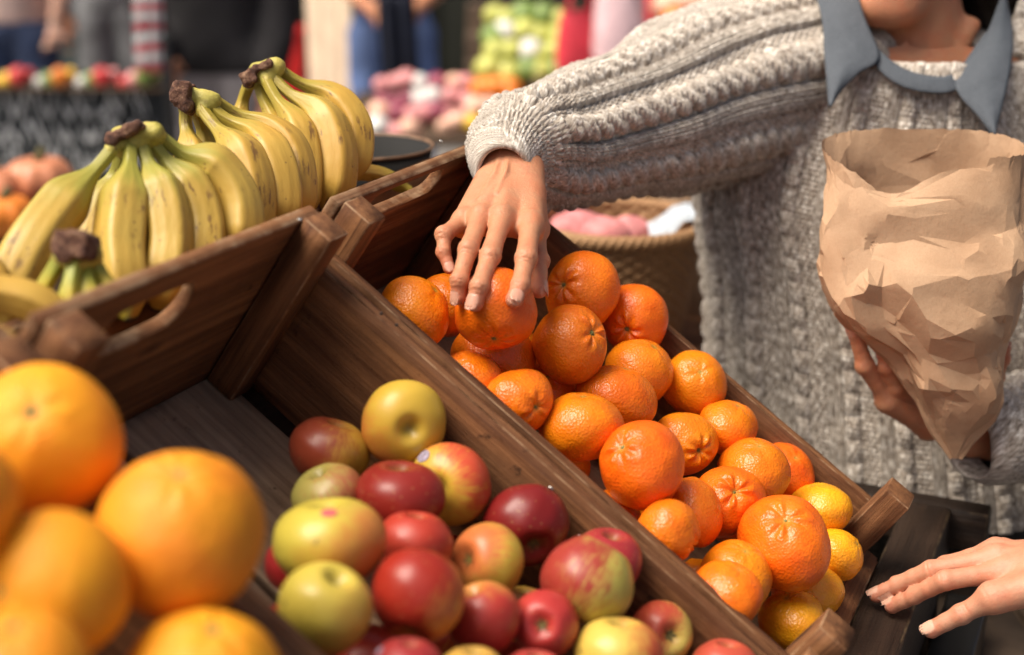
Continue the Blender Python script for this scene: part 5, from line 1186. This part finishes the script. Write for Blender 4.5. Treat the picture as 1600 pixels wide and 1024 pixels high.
for i in range(4):
    z = (q[2] - .212) * (i + .5) / 4; bx('deck', (q[0], q[1], z + .04), .46, .40, .02, M['beam'], ps); bx('block', (q[0] - .18, q[1], z - .01), .06, .38, .08, M['beam'], ps); bx('block', (q[0] + .18, q[1], z - .01), .06, .38, .08, M['beam'], ps)
# ================================================================== BACKGROUND
t = NT('paving'); v_ = t.obj(); br = t.n('TexBrick', None, Vector=v_, Scale=2.2, Mortar_Size=.012, Color1=(.17, .16, .15, 1), Color2=(.23, .215, .20, 1), Mortar=(.07, .065, .06, 1))
M['ground'] = t.fin(t.mix(t.math('MULTIPLY', t.noise(v_, 3., 5, .6), .5), br.outputs[0], (.11, .10, .095)), .85)
g = mesh_np('ground', [(-60, -40, 0), (60, -40, 0), (60, 80, 0), (-60, 80, 0)], [[0, 1, 2, 3]], M['ground']); tag(g, kind='structure')
# building behind
M['shut'] = plain('grey_green_shutter', (.075, .095, .09), .6, .2, 3); M['darkwall'] = plain('dark_olive_wall', (.012, .014, .008), .8, .3, 2); M['stone'] = plain('pale_stone', (.42, .37, .31), .85, .15, 3)
bd = empty('market_building', (0, 9.6, 0)); tag(bd, 'long dark market building closing off the background behind the stalls', 'building')
bx('wall', (0, 9.9, 2.2), 24, .4, 4.4, M['darkwall'], bd, step=2); 
for x in (-5.4, -3.9, -2.4): 
    s_ = bx('shutter', (x, 9.66, 1.3), 1.3, .06, 2.5, M['shut'], bd, step=1)
    for z in (.5, 1.0, 1.5, 2.0): bx('rib', (x, 9.61, z), 1.26, .02, .04, M['shut'], bd, step=1)
bx('doorway', (.1, 9.66, 1.15), 1.1, .05, 2.3, M['darkwall'], bd, step=1); bx('plinth_stone', (3.5, 9.64, .3), 5.5, .1, .6, M['stone'], bd, step=1)
# left stall with the scribbled chalk panel
c = gxy(70, 5.0, .8); zt_, zb_ = zpx(92, 5.0), zpx(275, 5.0); wl = S(390, 5.0)
ls = empty('chalkboard_stall', c); tag(ls, 'stall counter at the far left whose front is a chalk-scribbled panel', 'market stall')
M['chalkb'] = plain('chalk_panel_black', (.025, .03, .033), .8, .3, 4); M['chalk'] = plain('white_chalk', (.80, .82, .82), .9, .15, 8)
bx('counter', (c[0], c[1] + .09, zt_ / 2 - .03), wl, .14, zt_ - .06, M['chalkb'], ls, step=.3)
bx('chalk_panel', (c[0], c[1] - .01, (zt_ + zb_) / 2 - .06), wl, .02, zt_ - zb_ + .05, M['chalkb'], ls, step=.3)
rs = np.random.RandomState(9); Vt, Ft, off = [], [], 0
for row in range(3):
    z = zt_ - .150 - row * .100; x = c[0] - wl / 2 + .03
    while x < c[0] + wl / 2 - .07:
        L = rs.uniform(.05, .12); n = 18; tt = np.linspace(0, 1, n); a = rs.uniform(.028, .042)
        px_ = x + tt * L + .006 * np.sin(tt * 13 + rs.rand() * 6); pz = z + a * np.sin(tt * rs.uniform(7, 20) + rs.rand() * 6)
        for s in (-1, 1): pass
        w2 = rs.uniform(.010, .015); Vq = np.stack([np.stack([px_, np.full(n, c[1] - .0235), pz - w2], 1), np.stack([px_, np.full(n, c[1] - .0235), pz + w2], 1)], 1).reshape(-1, 3)
        Vt.append(Vq); Ft.append(gridfaces(n, 2) + off); off += len(Vq); x += L + rs.uniform(.01, .03)
o = mesh_np('chalk_scribble', np.vstack(Vt), np.vstack(Ft), M['chalk']); md = o.modifiers.new('t', 'SOLIDIFY'); md.thickness = .002; childof(o, ls)
FC = {n: plain('produce_' + n, c_, .4, .2, 20) for n, c_ in dict(red=(.62, .05, .05), yellow=(.80, .50, .05), orange=(.86, .25, .03), green=(.20, .30, .07), white=(.75, .74, .70), pink=(.72, .30, .30), lime=(.50, .52, .12), peach=(.82, .50, .36), squash=(.62, .24, .12), plum=(.30, .06, .10)).items()}
seq = ['white', 'yellow', 'yellow', 'red', 'red', 'white', 'green', 'orange', 'yellow', 'white', 'green', 'red', 'pink', 'red', 'pink', 'green', 'lime']
word = {'white': 'white turnip', 'yellow': 'yellow pepper', 'red': 'red tomato', 'green': 'green pepper', 'orange': 'orange pepper', 'pink': 'pinkish tomato', 'lime': 'pale green pepper'}
for i, cn in enumerate(seq):
    px = -8 + i * 16.2; q = gxy(px, 5.0, .9); rr = .017 + .0045 * (i * 5 % 4); 
    zz_ = zpx(110 + (i * 7 % 4) * 5, 5.0)
    lb = '%s in the colourful row along the chalk-scribbled counter, %s' % (word[cn], 'number %d from the left edge' % (i + 1) if False else ['first visible', 'second', 'third', 'fourth', 'fifth', 'sixth', 'seventh', 'eighth', 'ninth', 'tenth', 'eleventh', 'twelfth', 'thirteenth', 'fourteenth', 'fifteenth', 'sixteenth', 'last'][i] + ' from left')
    blob(word[cn].split()[-1], (q[0], c[1] - .035 - rr, zz_), (rr * 1.1, rr, rr * 1.15), FC[cn], i, lb, 'vegetable', 'vegetables lined up on the chalk-scribbled counter', .08, nseg=(14, 18))
bx('front_ledge', (c[0], c[1] - .055, zpx(124, 5.0) - .02), wl, .075, .012, M['shelf'], ls, step=.3)
kp = gxy(268, 4.7, .8); po = empty('black_post', (kp[0], kp[1], 0)); tag(po, 'thin black upright post at the right end of the chalk-scribbled counter', 'post'); bx('shaft', (kp[0], kp[1], .52), .03, .03, 1.0, M['black'], po, step=.2); bx('foot', (kp[0], kp[1], .012), .14, .14, .02, M['black'], po); bx('cap', (kp[0], kp[1], 1.03), .04, .04, .02, M['black'], po)
# squashes at the left edge
sq = gxy(30, 2.7, .95); stb = empty('side_table', (sq[0], sq[1], 0)); zs = zpx(350, 2.7); tag(stb, 'small table at the far left edge with the blurred orange squashes', 'table')
bx('table_top', (sq[0] - .12, sq[1] + .02, zs - .02), .5, .34, .03, M['shelf'], stb, step=.1)
for sx in (-.22, .22):
    for sy in (-.14, .14): bx('leg', (sq[0] - .12 + sx, sq[1] + .02 + sy, (zs - .036) / 2), .04, .04, zs - .036, M['shelf'], stb, step=.2)
def squash(px, py, d, r, lb, i):
    th, ph, F_ = sphere_uv(30, 60); rb = r * (1 + .06 * np.cos(8 * ph) * np.sin(th)); z = r * .78 * np.cos(th) - r * .25 * np.exp(-(th / .35) ** 2)
    V_ = np.stack([rb * np.sin(th) * np.cos(ph), rb * np.sin(th) * np.sin(ph), z], 1) + P(px, py, d); o = mesh_np('squash', V_, F_, FC['squash'] if i % 2 else FC['orange']); tag(o, lb, 'squash', 'squashes at the left edge')
    pp = P(px, py, d) + [0, 0, r * .5]; s = tube('stalk', np.array([pp, pp + [.004, 0, r * .2], pp + [.012, 0, r * .42]]), np.array([.012, .009, .010]), 8, M['stem'], None); s.parent = o
squash(62, 283, 2.72, .066, 'brownish orange squash on top of the pile at the far left edge', 1); squash(-10, 300, 2.68, .062, 'squash partly cut off by the left edge, beside the topmost one', 1); squash(8, 338, 2.6, .055, 'bright orange squash lowest at the left edge, right above the bananas', 0)
# people behind
def B(px, d, z=.95): return gxy(px, d, z)
b = B(20, 5.9); fig('person at the far left in faded pink top and jeans, one bare arm hanging', b, 1.68, M['c_pink'], M['c_denim'], M['hair_b'], [(b + [-.19, 0, 1.36], b + [-.22, 0, 1.1], b + [-.2, -.05, .95]), (b + [.19, -.02, 1.36], b + [.24, -.06, 1.12], b + [.215, -.10, .98])], h=.022, sleeve=.4, topz=.96, skinm='skin3')
b = B(178, 6.6); fig('person in a grey coat in the blurred background behind the chalk-scribbled counter', b, 1.75, M['c_mid'], M['c_mid'], M['hair_b'], [(b + [-.2, 0, 1.4], b + [-.24, 0, 1.12], b + [-.22, -.05, .9]), (b + [.2, 0, 1.4], b + [.24, 0, 1.12], b + [.2, -.05, .9])], h=.022)
b = B(338, 5.0); fig('person in a black jacket and grey trousers standing in the background behind the banana bunches', b, 1.72, M['c_black'], M['c_grey'], M['hair_b'], [(b + [-.21, 0, 1.4], b + [-.23, -.02, 1.12], b + [-.15, -.14, .95]), (b + [.21, 0, 1.4], b + [.235, -.02, 1.10], b + [.20, -.10, .87])], wd=1.12, h=.022, topz=.865, coat=.6)
b = B(612, 5.8); fig('person in navy coat and light blue jeans right of the tall cream board', b, 1.7, M['c_navy'], M['c_blue'], M['hair_b'], [(b + [-.19, 0, 1.38], b + [-.2, -.06, 1.14], b + [-.08, -.24, 1.05]), (b + [.19, 0, 1.38], b + [.22, -.05, 1.12], b + [.12, -.26, 1.04])], h=.022, sleeve=.55, topz=1.0)
b = B(628, 5.2); ap = empty('navy_coat_rack', (b[0], b[1], 0)); tag(ap, 'navy cloth draped over a stand beside the person in light blue jeans', 'cloth')
gx2 = np.linspace(0, 1, 24); GX, GY = np.meshgrid(gx2, gx2, indexing='ij'); Vp = np.stack([b[0] - .09 + GX * .13 + GY * .02, b[1] + .03 * np.sin(GX * 14) + GY * 0, 1.12 - GY * .44], -1).reshape(-1, 3)
o = mesh_np('draped_cloth', Vp, gridfaces(24, 24), M['c_navy']); md = o.modifiers.new('t', 'SOLIDIFY'); md.thickness = .01; childof(o, ap)
bx('stand_pole', (b[0] - .02, b[1] + .05, .56), .025, .025, 1.12, M['black'], ap, step=.3); bx('stand_foot', (b[0] - .02, b[1] + .05, .012), .25, .25, .02, M['black'], ap)
# striped scarf
b = B(240, 4.75, 1.0); sc_ = empty('striped_scarf', (b[0], b[1], zpx(110, 4.9))); tag(sc_, 'red, white and pale teal patterned scarf hanging beside the black jacket', 'scarf')
t = NT('scarf_pattern'); v_ = t.obj(); wv = t.n('TexWave', None, Vector=v_, Scale=4.5, Distortion=3., Detail=2.).outputs[0]
M['scarf'] = t.fin(t.ramp(t.n('TexWave', {'bands_direction': 'Z'}, Vector=v_, Scale=2.4, Distortion=2.5, Detail=2.).outputs[0], [(.12, (.42, .08, .10)), (.25, (.72, .66, .66)), (.5, (.35, .66, .66)), (.75, (.80, .74, .74)), (.92, (.5, .12, .14))]), .9)
Vp = np.stack([b[0] - .05 + GX * .095 - GY * .015, b[1] + .015 * np.sin(GX * 16), 1.25 - GY * (1.25 - zpx(105, 4.9))], -1).reshape(-1, 3)
o = mesh_np('scarf_cloth', Vp, gridfaces(24, 24), M['scarf']); md = o.modifiers.new('t', 'SOLIDIFY'); md.thickness = .008; childof(o, sc_)
bx('hanger_bar', (b[0], b[1] + .03, 1.25), .14, .02, .02, M['black'], sc_); bx('hanger_pole', (b[0] + .03, b[1] + .04, .62), .02, .02, 1.24, M['black'], sc_, step=.3)
# red bin and cream board
b = B(455, 6.2, .9); rb_ = empty('red_bin', (b[0], b[1], 0)); tag(rb_, 'narrow bright red bin between the black jacket and the cream board', 'bin'); M['redp'] = plain('red_plastic', (.62, .02, .02), .45, .1)
zt3 = zpx(52, 6.2); bx('bin_body', (b[0], b[1], zt3 / 2), .11, .2, zt3, M['redp'], rb_, step=.2, r=.02); bx('bin_lid', (b[0], b[1], zt3 + .012), .12, .21, .02, M['redp'], rb_)
b = B(518, 6.0, .9); cb_ = empty('cream_board', (b[0], b[1], 0)); tag(cb_, 'tall cream coloured board standing upright in the sunlit background', 'board')
for i, x in enumerate((-.10, 0, .10)): bx('plank', (b[0] + x * .75, b[1] - x * .75, .92), .097, .03, 1.7, M['c_cream'], cb_, step=.3, ang=-45)
bx('cross_bar', (b[0] + .022, b[1] + .022, 1.3), .26, .03, .08, M['c_cream'], cb_, ang=-45); bx('foot', (b[0], b[1] + .02, .03), .30, .25, .05, M['shelf'], cb_)
b = B(455, 6.5, 1.1); 
# produce table to the right of it
c = gxy(745, 4.5, .85); zt4 = zpx(205, 4.3); tb = empty('produce_table', (c[0], c[1], 0)); tag(tb, 'produce table in the blurred background just above the sweater cuff', 'table'); wl = S(560, 4.5)
bx('table_top', (c[0] + .18, c[1] + .15, zt4 - .02), wl + .1, .9, .03, M['shelf'], tb, step=.3)
for sx in (-1, 1):
    for sy in (-.25, .55): bx('leg', (c[0] + .18 + sx * wl * .45, c[1] + sy, (zt4 - .04) / 2), .05, .05, zt4 - .04, M['shelf'], tb, step=.3)
def pile(px0, px1, py0, py1, d, cols, names, n, r, grp, where, seed, nm, cat):
    rs = np.random.RandomState(seed); pos = []
    ordi = ['topmost left', 'upper left', 'upper middle', 'upper right', 'middle left', 'central', 'middle right', 'lower left', 'lower middle', 'lower right', 'lowest']
    nx = int(math.ceil(math.sqrt(n * (px1 - px0) / max(1., (py1 - py0))))); ny = int(math.ceil(n / nx)); k = 0
    for j in range(ny):
        for i in range(nx):
            if k >= n: break
            x = px0 + (i + .5 + .3 * rs.uniform(-1, 1)) * (px1 - px0) / nx; y = py0 + (j + .5 + .25 * rs.uniform(-1, 1)) * (py1 - py0) / ny
            dd = d - .10 * j; cn = cols[rs.randint(len(cols))]; rr = r * rs.uniform(.85, 1.15)
            vert = 'top' if j == 0 else ('bottom' if j == ny - 1 else 'row %s' % ['', 'two', 'three', 'four', 'five'][min(j, 4)])
            lb = '%s %s, %s row of %s, %s' % (names[cn], cat, 'top' if j == 0 else ('bottom' if j == ny - 1 else ['', 'second', 'third', 'fourth'][min(j, 3)]), where, ['leftmost', 'second from left', 'third from left', 'fourth from left', 'fifth from left', 'sixth from left', 'seventh from left', 'eighth from left', 'ninth from left'][min(i, 8)])
            blob(nm, P(x, y, dd), (rr, rr, rr * .9), FC[cn], seed * 50 + k, lb, cat, grp, .06, nseg=(14, 18)); k += 1
CW = {'red': 'red', 'yellow': 'yellow', 'orange': 'orange', 'green': 'dark green', 'white': 'whitish', 'pink': 'pink', 'lime': 'yellow-green', 'peach': 'peach', 'plum': 'plum red'}
pile(585, 735, 118, 215, 4.6, ['pink', 'peach', 'white', 'pink', 'plum', 'white'], CW, 24, .034, 'pink and pale fruit on the background table', 'the pink heap', 3, 'peach', 'fruit')
pile(738, 812, 125, 178, 4.5, ['orange', 'orange', 'peach'], CW, 8, .036, 'orange fruit on the background table', 'the orange heap', 4, 'mandarin', 'fruit')
pile(690, 745, 182, 205, 4.3, ['yellow', 'yellow', 'peach'], CW, 4, .028, 'yellow fruit on the background table', 'the small yellow heap', 5, 'lemon', 'fruit')
pile(755, 885, 12, 125, 4.9, ['lime', 'lime', 'lime', 'white', 'green'], CW, 20, .048, 'yellow-green cabbages on the background table', 'the green heap', 6, 'cabbage', 'cabbage')
pile(1040, 1095, -5, 45, 4.5, ['orange', 'peach'], CW, 4, .05, 'oranges behind the red bags', 'the heap by the red bags', 7, 'mandarin', 'fruit')
rk = gxy(820, 5.05, .9); rak = empty('display_rack', (rk[0], rk[1], 0)); tag(rak, 'stepped rack under the yellow-green cabbages in the background', 'rack')
for k in range(3): bx('step', (rk[0], rk[1] + .02 + .12 * k, (zpx(128, 4.6) + .09 * k) / 2), .42, .11, zpx(128, 4.6) + .09 * k, M['shelf'], rak, step=.3)
def sack(px0, px1, y0, y1, d, m, lb, i):
    c0 = P((px0 + px1) / 2, y1, d); H = P(800, y0, d)[2] - c0[2]; R0 = S(px1 - px0, d) / 2; n = 40; na = 60; z = np.linspace(0, 1, n); a = np.linspace(0, 2 * np.pi, na, endpoint=False)
    Zg, Ag = np.meshgrid(z, a, indexing='ij'); rr = R0 * (1 - .25 * Zg ** 3) * np.minimum(1, (Zg * 14 + .2)); q = np.stack([rr * np.cos(Ag), rr * .6 * np.sin(Ag), Zg * H], -1).reshape(-1, 3)
    q *= 1 + .05 * sinoise(q, 28, 80 + i, 3)[:, None]; r_ = empty('carrier_bag', c0); tag(r_, lb, 'bag', 'shopping bags in the background')
    o = mesh_np('bag_body', q + c0, gridfaces(n, na, False, True), m); childof(o, r_)
    for s in (-1, 1):
        tt = np.linspace(0, np.pi, 20); Cq = np.stack([np.cos(tt) * R0 * .45, np.full(20, s * R0 * .4), H * .97 + np.sin(tt) * .10], 1) + c0; childof(tube('handle', Cq, np.full(20, .006), 8, m, None), r_)
M['bag_red'] = plain('red_bag_plastic', (.66, .045, .07), .4, .2, 12); M['bag_pink'] = plain('pink_white_bag', (.78, .55, .58), .4, .25, 14); M['bag_cream'] = plain('cream_bag', (.70, .62, .48), .6, .15, 14)
sack(868, 942, 12, 118, 4.5, M['bag_red'], 'bright red-pink carrier bag right of the yellow-green heap', 1); sack(925, 1012, -30, 100, 4.45, M['bag_pink'], 'pale pink and white carrier bag between two red ones', 2); sack(1000, 1060, -25, 62, 4.6, M['bag_red'], 'deep red carrier bag behind the pale pink one', 3); sack(1085, 1160, -40, 32, 4.6, M['bag_red'], "red carrier bag right above the woman's upper arm", 4)
cr2 = gxy(1010, 4.65, .9); bp = empty('bag_counter', (cr2[0], cr2[1], 0)); tag(bp, 'low counter on which the red and pink carrier bags stand', 'counter'); zc_ = zpx(118, 4.5) - .01
bx('counter_top', (cr2[0], cr2[1], zc_ - .02), .75, .4, .03, M['shelf'], bp, step=.2); bx('counter_body', (cr2[0], cr2[1] + .02, (zc_ - .037) / 2), .70, .34, zc_ - .037, M['shelf'], bp, step=.3)
